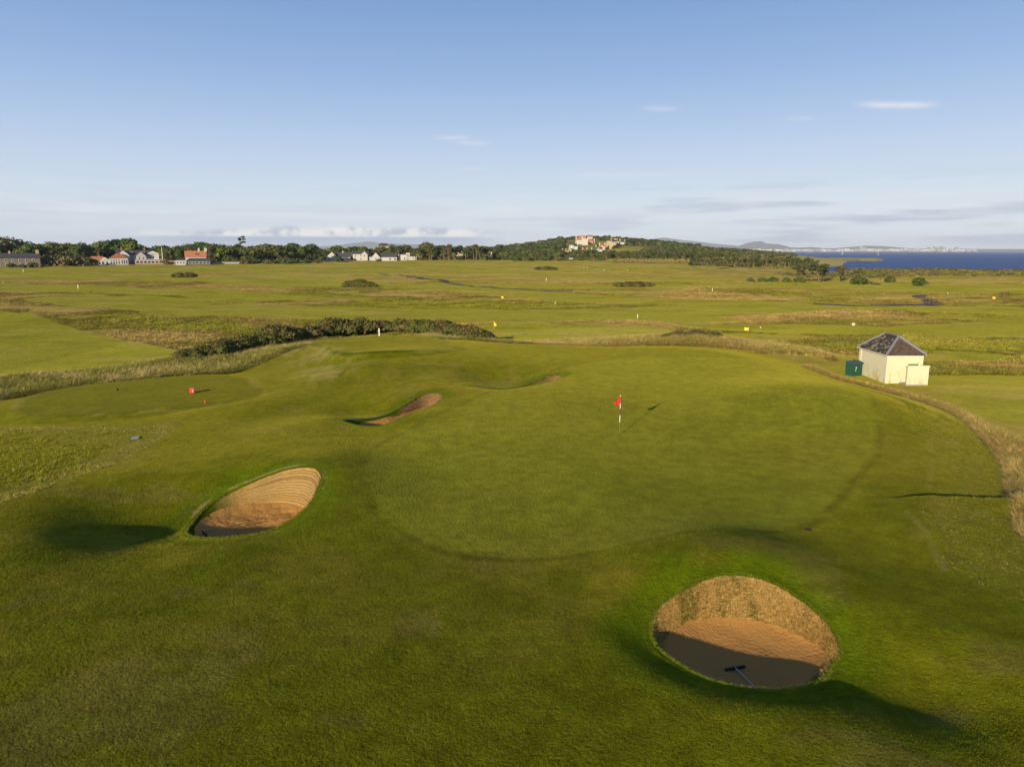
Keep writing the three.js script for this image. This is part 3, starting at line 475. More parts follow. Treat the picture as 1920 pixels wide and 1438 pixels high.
  part('downpipe', [cyl(0.035, 0.035, 2.3, -w / 2 - 0.05, 0.5, -d / 2 + 0.5, 8), cyl(0.035, 0.035, 0.22, -w / 2 - 0.09, 1.62, -d / 2 + 0.5, 8)], std(0.52, 0.48, 0.33), hut);
  // doorway behind the screen wall, board over it
  const door = part('door', box(0.85, 1.9, 0.05, 0.72, 0.1, d / 2 + 0.012), std(0.10, 0.12, 0.07), hut); part('handle', box(0.03, 0.12, 0.05, 0.4, 0.1, d / 2 + 0.06), std(0.4, 0.4, 0.4, 0.4), door);
  part('board', box(0.92, 0.22, 0.05, 0.62, 1.0, d / 2 + 0.03), std(0.60, 0.52, 0.25), hut);
  part('doorstep', box(1.7, 0.12, 1.2, 0.5, G(32, -57) + 0.0, d / 2 + 0.55), std(0.26, 0.22, 0.18), hut);
  const scr = part('screen_wall', [box(1.82, 1.75, 0.14, 0.62, -0.05, d / 2 + 1.0)], wallM, hut);
  part('coping', box(1.94, 0.06, 0.24, 0.62, 0.85, d / 2 + 1.0), std(0.60, 0.55, 0.37), scr);
  part('end_wall', box(0.14, 1.75, 0.86, 1.46, -0.05, d / 2 + 0.5), wallM, scr);
  // green grit bin
  const bx = 29.95, bz = -61.3, by = G(bx, bz), bin = thing('grit_bin', 'dark green metal storage box standing against the cream hut', 'storage box', [bx, by, bz], 0.42); bin.scale.set(1, 1.14, 1);
  const gm = std(0.012, 0.055, 0.034, 0.6), gs = part('body', poly([[-0.55, -0.1, 0.4], [0.55, -0.1, 0.4], [0.55, -0.1, -0.4], [-0.55, -0.1, -0.4], [-0.55, 0.92, 0.4], [0.55, 0.92, 0.4], [0.55, 1.02, -0.4], [-0.55, 1.02, -0.4]], [[0, 1, 5, 4], [1, 2, 6, 5], [2, 3, 7, 6], [3, 0, 4, 7]]), gm, bin);
  part('lid', poly([[-0.6, 0.92, 0.46], [0.6, 0.92, 0.46], [0.6, 1.02, -0.44], [-0.6, 1.02, -0.44], [-0.6, 1.0, 0.46], [0.6, 1.0, 0.46], [0.54, 1.14, 0], [-0.54, 1.14, 0], [0.6, 1.08, -0.44], [-0.6, 1.08, -0.44]], [[0, 1, 5, 4], [4, 5, 6, 7], [7, 6, 8, 9], [2, 3, 9, 8], [1, 2, 8, 6, 5], [3, 0, 4, 7, 9], [0, 3, 2, 1]]), std(0.03, 0.055, 0.065, 0.5), bin);
  part('latch', [box(0.07, 0.16, 0.03, -0.2, 0.62, 0.415), box(0.05, 0.1, 0.03, -0.24, 0.42, 0.415)], std(0.45, 0.5, 0.4, 0.5), gs);
}

// ---------------------------------------------------------------- flags
function flagstick(x, z, label, flagC, bands, flagSide) {
  const y = surface(x, z), f = thing('flagstick', label, 'golf flag', [x, y, z]);
  const hgt = 2.2, white = std(0.62, 0.58, 0.44, 0.5), r = 0.019;
  bands.forEach(([a, b, c], i) => part('pole_band', cyl(r * 1.02 ** i, r * 1.02 ** i, b - a, 0, (a + b) / 2, 0, 10), c === 'w' ? white : std(...c, 0.5), f));
  part('pole_tip', new THREE.SphereGeometry(0.032, 10, 8).translate(0, hgt + 0.02, 0), white, f);
  const S = new THREE.PlaneGeometry(1, 1, 14, 10), p = S.attributes.position;
  for (let i = 0; i < p.count; i++) {         // limp cloth hanging in folds
    const u = p.getX(i) + 0.5, v = p.getY(i) + 0.5, out = 0.3 * Math.pow(u, 0.85) * (0.25 + 0.85 * Math.sin(Math.PI * clamp(0.12 + 0.8 * (1 - v))));
    p.setXYZ(i, flagSide * (0.02 + out), hgt - 0.02 - (1 - v) * 0.42 - u * 0.2 * (0.4 + v), 0.045 * Math.sin(u * 9 + v * 2) * u + 0.05 * u);
  }
  S.computeVertexNormals(); part('flag', S, std(...flagC, 0.7, {}), f);
  const cup = part('hole', new THREE.RingGeometry(0.02, 0.056, 20).rotateX(-Math.PI / 2).translate(0, 0.012, 0), std(0.01, 0.01, 0.008), f);
  return f;
}
flagstick(6.0, -38.4, 'red flag on a white and dark banded stick on the green', [0.55, 0.012, 0.014], [[0, 0.12, [0.12, 0.10, 0.05]], [0.12, 0.72, [0.11, 0.10, 0.035]], [0.72, 1.12, 'w'], [1.12, 1.5, [0.14, 0.02, 0.02]], [1.5, 1.78, 'w'], [1.78, 2.2, [0.3, 0.02, 0.02]]], -1);
flagstick(-2.2, -86.5, 'yellow flag on the next green beyond the gorse hedge', [0.78, 0.58, 0.02], [[0, 0.4, [0.05, 0.045, 0.04]], [0.4, 0.9, 'w'], [0.9, 1.3, [0.06, 0.05, 0.04]], [1.3, 2.2, [0.55, 0.45, 0.05]]], 1);

// ---------------------------------------------------------------- tee furniture
const whiteM = std(0.52, 0.49, 0.40, 0.8), redM = std(0.62, 0.03, 0.02, 0.5), blackM = std(0.015, 0.014, 0.013, 0.7), yellowM = std(0.75, 0.55, 0.03, 0.55);
function teeBox(x, z, label, mat, lidM, s = 1, turn = 0.4) {
  const t = thing('tee_box', label, 'tee box', [x, G(x, z), z], turn);
  const sh = new THREE.Shape(); const r = 0.05, a = 0.2 * s; sh.moveTo(-a + r, -a); sh.lineTo(a - r, -a); sh.quadraticCurveTo(a, -a, a, -a + r); sh.lineTo(a, a - r); sh.quadraticCurveTo(a, a, a - r, a); sh.lineTo(-a + r, a); sh.quadraticCurveTo(-a, a, -a, a - r); sh.lineTo(-a, -a + r); sh.quadraticCurveTo(-a, -a, -a + r, -a);
  const g = new THREE.ExtrudeGeometry(sh, { depth: 0.36 * s, bevelEnabled: true, bevelSize: 0.015, bevelThickness: 0.015, bevelSegments: 2 }).rotateX(-Math.PI / 2).translate(0, 0.04, 0);
  part('body', g, mat, t); part('lid', box(0.34 * s, 0.03, 0.34 * s, 0, 0.04 + 0.39 * s, 0), lidM, t); part('foot', box(0.3 * s, 0.08, 0.3 * s, 0, 0.01, 0), blackM, t);
  part('plaque', box(0.12 * s, 0.12 * s, 0.012, 0.03, 0.24 * s, 0.2 * s + 0.02), whiteM, t); part('plaque', box(0.05 * s, 0.06 * s, 0.012, 0.01, 0.09 * s, 0.2 * s + 0.02), whiteM, t);
  return t;
}
function marker(x, z, label, mat, s = 1, kind = 'ball', group) {
  const t = thing(kind === 'post' ? 'marker_post' : 'tee_marker', label, kind === 'post' ? 'post' : 'tee marker', [x, G(x, z), z], 0, group);
  if (kind === 'post') { part('post', [box(0.13 * s, 0.85 * s, 0.09 * s, 0, 0.40 * s, 0)], mat, t); part('cap', poly([[-0.065 * s, 0.826 * s, 0.045 * s], [0.065 * s, 0.826 * s, 0.045 * s], [0.065 * s, 0.826 * s, -0.045 * s], [-0.065 * s, 0.826 * s, -0.045 * s], [0, 0.9 * s, 0]], [[0, 1, 4], [1, 2, 4], [2, 3, 4], [3, 0, 4]]), mat, t); }
  else { part('head', new THREE.SphereGeometry(0.085 * s, 14, 10).scale(1, 0.9, 1).translate(0, 0.12 * s, 0), mat, t); part('spike', cyl(0.02 * s, 0.012 * s, 0.2 * s, 0, 0.0, 0, 8), mat, t); }
  return t;
}
teeBox(-24.0, -52.2, 'red tee box with white plaque on the lower tee', redM, std(0.45, 0.2, 0.25), 0.82);
marker(-21.4, -48.4, 'small red ball marker in front of the red tee box', redM);
marker(-32.5, -57.0, 'small dark marker at the back edge of the lower tee', blackM, 1.1);
marker(-30.0, -52.9, 'small dark marker mid way along the lower tee', blackM, 1.1);
marker(-14.3, -76.0, 'white post at the back of the upper tee', whiteM, 0.95, 'post');
marker(-3.0, -82.0, 'dark green post at the right end of the gorse hedge', std(0.01, 0.12, 0.10, 0.6), 0.95, 'post');
teeBox(32.2, -97, 'yellow tee box with black lid behind the grassy mound', yellowM, blackM, 1.1);
marker(35.0, -99.5, 'tiny white ball marker right of the yellow tee box', whiteM, 1.3);
teeBox(50, -103.6, 'white tee box on the far tee behind the hut', whiteM, std(0.5, 0.45, 0.35), 0.8);
marker(20.3, -114.6, 'white post on the tee beyond the back mound', whiteM, 0.75, 'post');
marker(9.1, -150, 'white post out on the plain above the yellow flag', whiteM, 0.75, 'post');
teeBox(-2.3, -170, 'yellow tee box out on the plain near the asphalt path', yellowM, yellowM, 1.2);
marker(53.6, -191, 'white post on the plain right of centre', whiteM, 1.1, 'post');
marker(102, -167, 'white post beside the right hand asphalt path', whiteM, 0.75, 'post');
teeBox(104.5, -154.5, 'yellow tee box at the right edge of the plain', yellowM, yellowM, 0.95);
marker(-124.5, -205, 'white post on the plain at the far left', whiteM, 1.3, 'post');
marker(-248, -364, 'pale post below the stone terrace', whiteM, 1.5, 'post');
marker(12.4, -260, 'pale post right of the left asphalt path', whiteM, 1.2, 'post');
for (const [x, z] of [[45, -430], [43.5, -434], [46.8, -365], [60, -372]]) marker(x, z, 'tiny pale marker out on the plain below the hill village', whiteM, 3.2, 'ball', 'pale markers below the village');
marker(-165, -232, 'pale ball marker by the dark hollow at the left edge', whiteM, 2.2);
function bench(x, z, label, turn, s = 1) {
  const t = thing('bench', label, 'bench', [x, G(x, z), z], turn), m = std(0.075, 0.045, 0.028, 0.8);
  for (let i = 0; i < 3; i++) part('seat_slat', box(1.7 * s, 0.04, 0.12, 0, 0.46 * s, -0.14 + i * 0.14), m, t);
  for (let i = 0; i < 3; i++) part('back_slat', box(1.7 * s, 0.11, 0.03, 0, (0.6 + i * 0.15) * s, -0.25 - i * 0.03), m, t);
  for (const sx of [-0.75, 0.75]) { part('leg', box(0.08, 0.6 * s, 0.08, sx * s, 0.2 * s, 0.18), m, t); part('leg', box(0.08, 1.05 * s, 0.08, sx * s, 0.42 * s, -0.24), m, t); part('armrest', box(0.07, 0.05, 0.5, sx * s, 0.66 * s, -0.03), m, t); }
}
bench(109, -157.5, 'brown bench at the right edge of the plain', 0.2, 1.25);
bench(-38.6, -274, 'brown bench beside the left asphalt path', 0, 1.9);
bench(136, -262, 'dark bench on the plain below the dunes', 0.1, 1.8);
{
  const t = thing('notice_board', 'leaning brown notice board at the edge of the wood', 'notice board', [43, G(43, -530), -530], 0.5), m = std(0.10, 0.06, 0.045);
  part('board', box(5.2, 2.2, 0.2, 0, 2.6, 0), m, t); for (const s of [-2, 2]) part('post', box(0.25, 3, 0.25, s, 1.2, 0), m, t); part('panel', box(3.4, 1.0, 0.08, 0.4, 3.0, 0.15), std(0.5, 0.42, 0.38), t);
}
// flush fittings in the turf
function disc(name, label, x, z, r, mat, category) { const t = thing(name, label, category, [x, G(x, z) + 0.012, z]); part('lid', cyl(r, r * 1.04, 0.03, 0, 0.004, 0, 20), mat, t); part('rim', new THREE.TorusGeometry(r * 1.03, 0.012, 6, 22).rotateX(Math.PI / 2).translate(0, 0.01, 0), mat, t); return t; }
disc('sprinkler_head', 'dark round sprinkler lid in turf behind the near bunker', 11.0, -24.9, 0.11, std(0.07, 0.035, 0.02), 'sprinkler');
disc('sprinkler_head', 'small round sprinkler lid in turf between green and hut', 25.8, -45.6, 0.13, std(0.16, 0.11, 0.06), 'sprinkler');
{ const t = thing('drain_plate', 'pale grey metal plate lying in the coarse grass at left', 'plate', [-21.55, G(-21.55, -39.3) + 0.05, -39.3], 0.3); part('plate', box(0.36, 0.03, 0.4), std(0.22, 0.23, 0.23, 0.9), t); for (const s of [-1, 1]) part('frame', box(0.4, 0.03, 0.05, 0, 0.008, s * 0.22), std(0.25, 0.26, 0.26), t); }
// rakes
function rake(label, hx, hz, tx, tz, y, hm) {
  const L = Math.hypot(tx - hx, tz - hz), t = thing('bunker_rake', label, 'rake', [hx, y, hz], Math.atan2(tx - hx, tz - hz));
  part('handle', cyl(0.018, 0.018, L, 0, 0, 0, 8).rotateX(Math.PI / 2).translate(0, 0.07, L / 2), hm, t);
  const head = part('head', box(0.58, 0.05, 0.06, 0, 0.06, 0), blackM, t);
  for (let i = 0; i < 11; i++) part('tine', box(0.018, 0.09, 0.018, -0.25 + i * 0.05, 0.01, 0.0), blackM, head);
}
rake('rake with pale handle lying in the shaded sand of the near bunker', 5.85, -16.9, 6.2, -15.6, -0.80, std(0.40, 0.36, 0.30, 0.95));
rake('dark rake lying in the shaded left end of the left bunker', -12.5, -27.2, -11.3, -28.2, -1.34, std(0.05, 0.04, 0.035, 0.6));

// ---------------------------------------------------------------- asphalt paths
function path(name, label, pts, w, mat = std(0.055, 0.046, 0.052, 0.95)) {
  const c = new THREE.CatmullRomCurve3(pts.map(([x, z]) => new THREE.Vector3(x, 0, z))), n = pts.length * 22, p = c.getSpacedPoints(n), pos = [], idx = [], uv = [];
  for (let i = 0; i <= n; i++) { const t = c.getTangentAt(i / n), nx = -t.z, nz = t.x; for (let k = 0; k <= 4; k++) { const s = (k / 4 - 0.5) * w[Math.min(w.length - 1, Math.floor((i / n) * w.length))] * (1 + 0.12 * (noise(i * 0.7, k, 3) - 0.5)), x = p[i].x + nx * s, z = p[i].z + nz * s; pos.push(x, ground(x, z) + 0.13 - (k % 4 ? 0 : 0.12), z); uv.push(x / 3, z / 3); } }
  for (let i = 0; i < n; i++) for (let k = 0; k < 4; k++) { const a = i * 5 + k; idx.push(a, a + 5, a + 1, a + 1, a + 5, a + 6); }
  const g = new THREE.BufferGeometry(); g.setAttribute('position', new THREE.Float32BufferAttribute(pos, 3)); g.setAttribute('uv', new THREE.Float32BufferAttribute(uv, 2)); g.setIndex(idx); g.computeVertexNormals();
  const o = new THREE.Mesh(g, mat); o.name = name; o.receiveShadow = true; o.userData = { kind: 'structure', label, category: 'path' }; scene.add(o);
}
path('path', 'dark asphalt path winding across the middle of the plain', [[-62, -335], [-42, -296], [-33, -276], [-27, -268], [-24, -256], [-22.5, -244], [-18, -238], [-9.8, -221], [0, -206], [7, -202], [17, -200]], [2, 2, 2, 3.4, 3.6, 3, 1.8, 1.8, 1.8, 1.6]);
path('path_002', 'pale sandy track along the foot of the pine belts', [[62, -505], [88, -470], [112, -415], [126, -385], [138, -366]], [3], std(0.33, 0.26, 0.13, 1));
path('path_001', 'dark asphalt path with a sharp bend at the right', [[62, -146.5], [70, -143.5], [78, -142], [84, -143], [87.5, -149], [90.5, -156], [94.5, -165], [101, -170.5]], [1.5, 1.5, 1.8, 4, 4.6, 4.6, 3.4, 1.5]);

// ---------------------------------------------------------------- leaves
const cols = (g, f) => { const n = g.attributes.position.count, c = new Float32Array(n * 3); for (let i = 0; i < n; i++) c.set(f(i), i * 3); g.setAttribute('color', new THREE.BufferAttribute(c, 3)); return g; };
function leafCloud(R, lobes, n, size, tone, flat = 0.5, tip = null) {     // many small leaf sprays spread over and through the lobes
  const pos = new Float32Array(n * 12), nor = new Float32Array(n * 12), col = new Float32Array(n * 12), idx = [];
  const tot = lobes.reduce((a, l) => a + l[3] * l[4] , 0), v = new THREE.Vector3(), a = new THREE.Vector3(), b = new THREE.Vector3(), m = new THREE.Vector3();
  let k = 0;
  lobes.forEach((l, li) => {
    const cnt = li === lobes.length - 1 ? n - k : Math.round((n * l[3] * l[4]) / tot), lt = 0.8 + 0.4 * R(), brown = tip ? (R() < tip[1] ? 1 : 0) : 0;
    for (let i = 0; i < cnt && k < n; i++, k++) {
      v.set(R() * 2 - 1, R() * 2 - 1, R() * 2 - 1); if (v.lengthSq() > 1 || v.lengthSq() < 0.01) { i--; k--; continue; } v.normalize(); if (v.y < -0.45) v.y *= -0.6;
      const r = 0.58 + 0.44 * Math.sqrt(R()) + (R() < 0.12 ? 0.28 * R() : 0); const px = l[0] + v.x * l[3] * r, py = l[1] + v.y * l[4] * r, pz = l[2] + v.z * l[3] * r;
      m.set(v.x + (R() - 0.5) * 1.5, v.y + flat * R() + (R() - 0.5) * 0.9, v.z + (R() - 0.5) * 1.5).normalize();
      a.set(R() - 0.5, R() - 0.5, R() - 0.5).cross(m).normalize(); b.copy(m).cross(a);
      const s = size * (0.6 + 0.8 * R()), t = (0.72 + 0.56 * R()) * lt, c = tip && (brown ? R() < 0.75 : R() < 0.12) ? tip[0] : tone;
      [[-1, -0.5], [0.9, -0.7], [1.1, 0.6], [-0.5, 0.8]].forEach(([p, q], j) => { const o = (k * 4 + j) * 3, j1 = s * p * 0.5 * (0.8 + 0.4 * R()), j2 = s * q * 0.5; pos[o] = px + a.x * j1 + b.x * j2; pos[o + 1] = py + a.y * j1 + b.y * j2; pos[o + 2] = pz + a.z * j1 + b.z * j2; nor[o] = m.x; nor[o + 1] = m.y; nor[o + 2] = m.z; col[o] = c[0] * t; col[o + 1] = c[1] * t; col[o + 2] = c[2] * t; });
      const o = k * 4; idx.push(o, o + 1, o + 2, o, o + 2, o + 3);
    }
  });
  const g = new THREE.BufferGeometry(); g.setAttribute('position', new THREE.BufferAttribute(pos, 3)); g.setAttribute('normal', new THREE.BufferAttribute(nor, 3)); g.setAttribute('color', new THREE.BufferAttribute(col, 3)); g.setIndex(idx); return g;
}
const leafM = new THREE.MeshPhysicalMaterial({ vertexColors: true, roughness: 0.9, specularIntensity: 0.12, side: THREE.DoubleSide });
const limb = (p, q, r0, r1, n = 6) => { const A = new THREE.Vector3(...p), B = new THREE.Vector3(...q), g = new THREE.CylinderGeometry(r1, r0, A.distanceTo(B), n, 1); g.applyQuaternion(new THREE.Quaternion().setFromUnitVectors(new THREE.Vector3(0, 1, 0), B.clone().sub(A).normalize())); return g.translate((A.x + B.x) / 2, (A.y + B.y) / 2, (A.z + B.z) / 2); };
const barkM = std(0.10, 0.075, 0.05), pineBarkM = std(0.17, 0.10, 0.062);
const protos = {};
function hide(o) { scene.remove(o); return o; }
const RT = rng(2024);
for (let i = 0; i < 7; i++) {                         // broadleaf trees about 13 m
  const tone = [[0.062, 0.085, 0.020], [0.050, 0.078, 0.018], [0.090, 0.105, 0.024], [0.082, 0.085, 0.028], [0.042, 0.066, 0.017], [0.10, 0.125, 0.022], [0.072, 0.068, 0.026]][i];
  const t = new THREE.Group(); t.name = 'broadleaf_tree'; t.userData = { category: 'tree' };
  const lobes = [[0, 9.2, 0, 3.2, 3.0]]; for (let k = 0; k < 9; k++) { const a = RT() * 6.28, r = 1.6 + 2.2 * RT(); lobes.push([Math.cos(a) * r, 5.2 + RT() * 5.2, Math.sin(a) * r, 1.7 + RT() * 1.2, 1.4 + RT() * 1.1]); }
  for (let k = 0; k < 6; k++) { const a = RT() * 6.28; lobes.push([Math.cos(a) * 3.1, 2.0 + RT() * 2, Math.sin(a) * 3.1, 1.8, 1.7]); }
  part('trunk', [limb([0, -1, 0], [0.2, 5.5, 0], 0.45, 0.28), ...lobes.slice(1, 5).map((l) => limb([0.1, 3 + RT() * 2, 0], [l[0], l[1], l[2]], 0.2, 0.07, 5))], barkM, t);
  part('crown', leafCloud(RT, lobes, 1300, 0.9, tone, 0.7), leafM, t);
  (protos.tree ??= []).push(t);
}
for (let i = 0; i < 5; i++) {                         // pines about 11 m, bare stems below a flat dark top
  const t = new THREE.Group(); t.name = 'pine_tree'; t.userData = { category: 'tree' };
  const lean = (RT() - 0.5) * 1.6, lobes = []; for (let k = 0; k < 8; k++) { const a = RT() * 6.28, r = RT() * 2.1; lobes.push([lean + Math.cos(a) * r, 6.6 + RT() * 3.4, Math.sin(a) * r, 1.1 + RT() * 0.9, 0.6 + RT() * 0.5]); } for (let k = 0; k < 2; k++) lobes.push([lean * 0.6 + (RT() - 0.5) * 3, 4.2 + RT() * 1.4, (RT() - 0.5) * 3, 0.9, 0.5]);
  part('trunk', [limb([0, -1, 0], [lean * 0.5, 5, 0], 0.24, 0.19), limb([lean * 0.5, 5, 0], [lean, 9.6, 0], 0.19, 0.08), ...lobes.map((l) => limb([lean * 0.6, 4.6 + RT() * 2.4, 0], [l[0], l[1], l[2]], 0.08, 0.03, 4))], pineBarkM, t);
  part('crown', leafCloud(RT, lobes, 560, 0.62, [[0.060, 0.066, 0.022], [0.075, 0.076, 0.026], [0.050, 0.060, 0.022], [0.085, 0.080, 0.030], [0.056, 0.070, 0.024]][i], 0.7), leafM, t);
  (protos.pine ??= []).push(t);
}
function bushProto(name, n, size, tone, tip, lobesN, w, h, squash = 1) {
  const t = new THREE.Group(); t.name = name; t.userData = { category: 'bush' }; const lobes = [[0, h * 0.42, 0, w * 0.62, h * 0.52]];
  for (let k = 0; k < lobesN; k++) { const a = RT() * 6.28, r = w * (0.25 + 0.5 * RT()); lobes.push([Math.cos(a) * r, h * (0.2 + 0.5 * RT() * (1.2 - r / w)), Math.sin(a) * r * squash, w * (0.2 + 0.18 * RT()), h * (0.2 + 0.14 * RT())]); }
  part('stems', lobes.slice(1, 7).map((l) => limb([0, -0.1, 0], [l[0], l[1], l[2]], 0.05 * w, 0.02 * w, 5)), barkM, t);
  part('foliage', leafCloud(RT, lobes, n, size, tone, 0.6, tip), leafM, t); return t;
}
protos.gorse = [0, 1, 2, 3, 4].map((i) => bushProto('gorse_bush', 5200, 0.17, [[0.080, 0.088, 0.020], [0.098, 0.098, 0.022], [0.066, 0.080, 0.018], [0.104, 0.098, 0.026], [0.078, 0.080, 0.020]][i], [[0.118, 0.078, 0.034], 0.26], 22, 1.9, 1.75));
protos.bush = [0, 1, 2, 3].map((i) => bushProto('shrub', 900, 0.42, [[0.065, 0.085, 0.02], [0.085, 0.085, 0.028], [0.048, 0.075, 0.016], [0.12, 0.10, 0.045]][i], [[0.12, 0.085, 0.04], 0.12], 14, 2.4, 2.4));
// ---------------------------------------------------------------- gorse hedge and bushes
{
  const R = rng(5), c = new THREE.CatmullRomCurve3(HEDGE.map(([x, z]) => new THREE.Vector3(x, 0, z))), N = 30;
  for (let i = 0; i < N; i++) {
    const p = c.getPointAt(i / (N - 1)), x = p.x + (R() - 0.5) * 1.1, z = p.z + (R() - 0.5) * 1.4, s = 1.18 * (0.62 + 0.34 * Math.sin(Math.PI * clamp(i / (N - 1), 0.03, 0.97)) + 0.2 * R());
    const lab = i === 0 ? 'lowest gorse bush at the left end of the hedge' : i === N - 1 ? 'gorse bush at the right end of the hedge by the green post' : i < 14 ? 'gorse bush in the left, descending half of the hedge behind the tees' : 'gorse bush in the crest and right half of the hedge behind the upper tee';
    copyOf(protos.gorse[i % 5], lab, 'gorse hedge behind the tees', [x, G(x, z) - 0.08, z], R() * 6.28, s, s * (0.72 + 0.5 * R()));
  }
  const one = (k, j, x, z, s, sy, label, group) => copyOf(protos[k][j], label, group, [x, G(x, z) - 0.1 * s, z], R() * 6.28, s, sy);
  for (const [x, z, s] of [[19.2, -80.6, 0.8], [21.2, -81.2, 0.95], [22.9, -80.4, 0.85], [17.6, -80, 0.6]]) { const o = one('gorse', 2, x, z, s * 0.95, s * 0.62, 'low green bush on the grassy mound behind the green', 'low bushes on the back mound'); }
  for (const [x, z, s] of [[-48.6, -214, 1.5], [-45.6, -214.6, 1.9], [-42.6, -214, 1.3]]) one('gorse', 1, x, z, s, s * 0.92, 'gorse clump standing alone left of centre on the plain', 'lone gorse clump left of centre');
  for (const [x, z, s] of [[33, -220, 1.3], [36, -221, 1.5], [39, -220.4, 1.5], [42, -220, 1.2]]) one('gorse', 3, x, z, s, s * 0.75, 'long low bush in the middle of the plain below the pines', 'long low bush on the plain');
  for (const [x, z, s] of [[-130.5, -281, 1.8], [-126.5, -281, 1.9]]) one('gorse', 2, x, z, s, s * 0.75, 'dark low bush on the plain below the clubhouse', 'dark bush below the clubhouse');
  for (const [x, z, s] of [[15, -392, 1.8], [19, -392, 2.1], [22.5, -392, 1.6]]) one('gorse', 0, x, z, s, s * 0.7, 'far low bush on the plain below the village hill', 'far low bush');
  for (const [x, z, s, l] of [[128, -225, 1.3, 'round dark green bush on the right hand plain'], [113, -233, 1.3, 'rounded green bush at the right end of the pine clump'], [133, -252, 1.0, 'green bush on the rise below the dunes'], [118, -232, 0.7, 'brown scrubby bush right of the pine clump'], [119, -240, 0.9, 'brownish heather mound left of the round bush']]) one('bush', l.includes('brown') ? 3 : 2, x, z, s, s * (l.includes('brown') ? 0.55 : 0.95), l);
  for (const [x, z, s] of [[92, -262, 0.9], [96, -263, 1.0], [100, -261, 0.9], [88, -264, 0.8], [104, -258, 1.1]]) one('bush', 0, x, z, s, s * 0.9, 'olive bush at the foot of the pine clump', 'bushes at the foot of the pine clump');
  // pine clump
  for (const [x, z, s] of [[104, -258, 0.62], [107, -262, 0.66], [109.5, -256, 0.60], [111, -266, 0.62], [114, -262, 0.55], [116, -268, 0.6], [118, -258, 0.5], [121, -264, 0.52], [124, -270, 0.5], [127, -262, 0.42], [123, -257, 0.4]]) one('pine', Math.floor(R() * 5), x, z, s * 1.15, s, 'weathered pine in the clump standing out on the plain', 'pines in the clump on the plain');
}
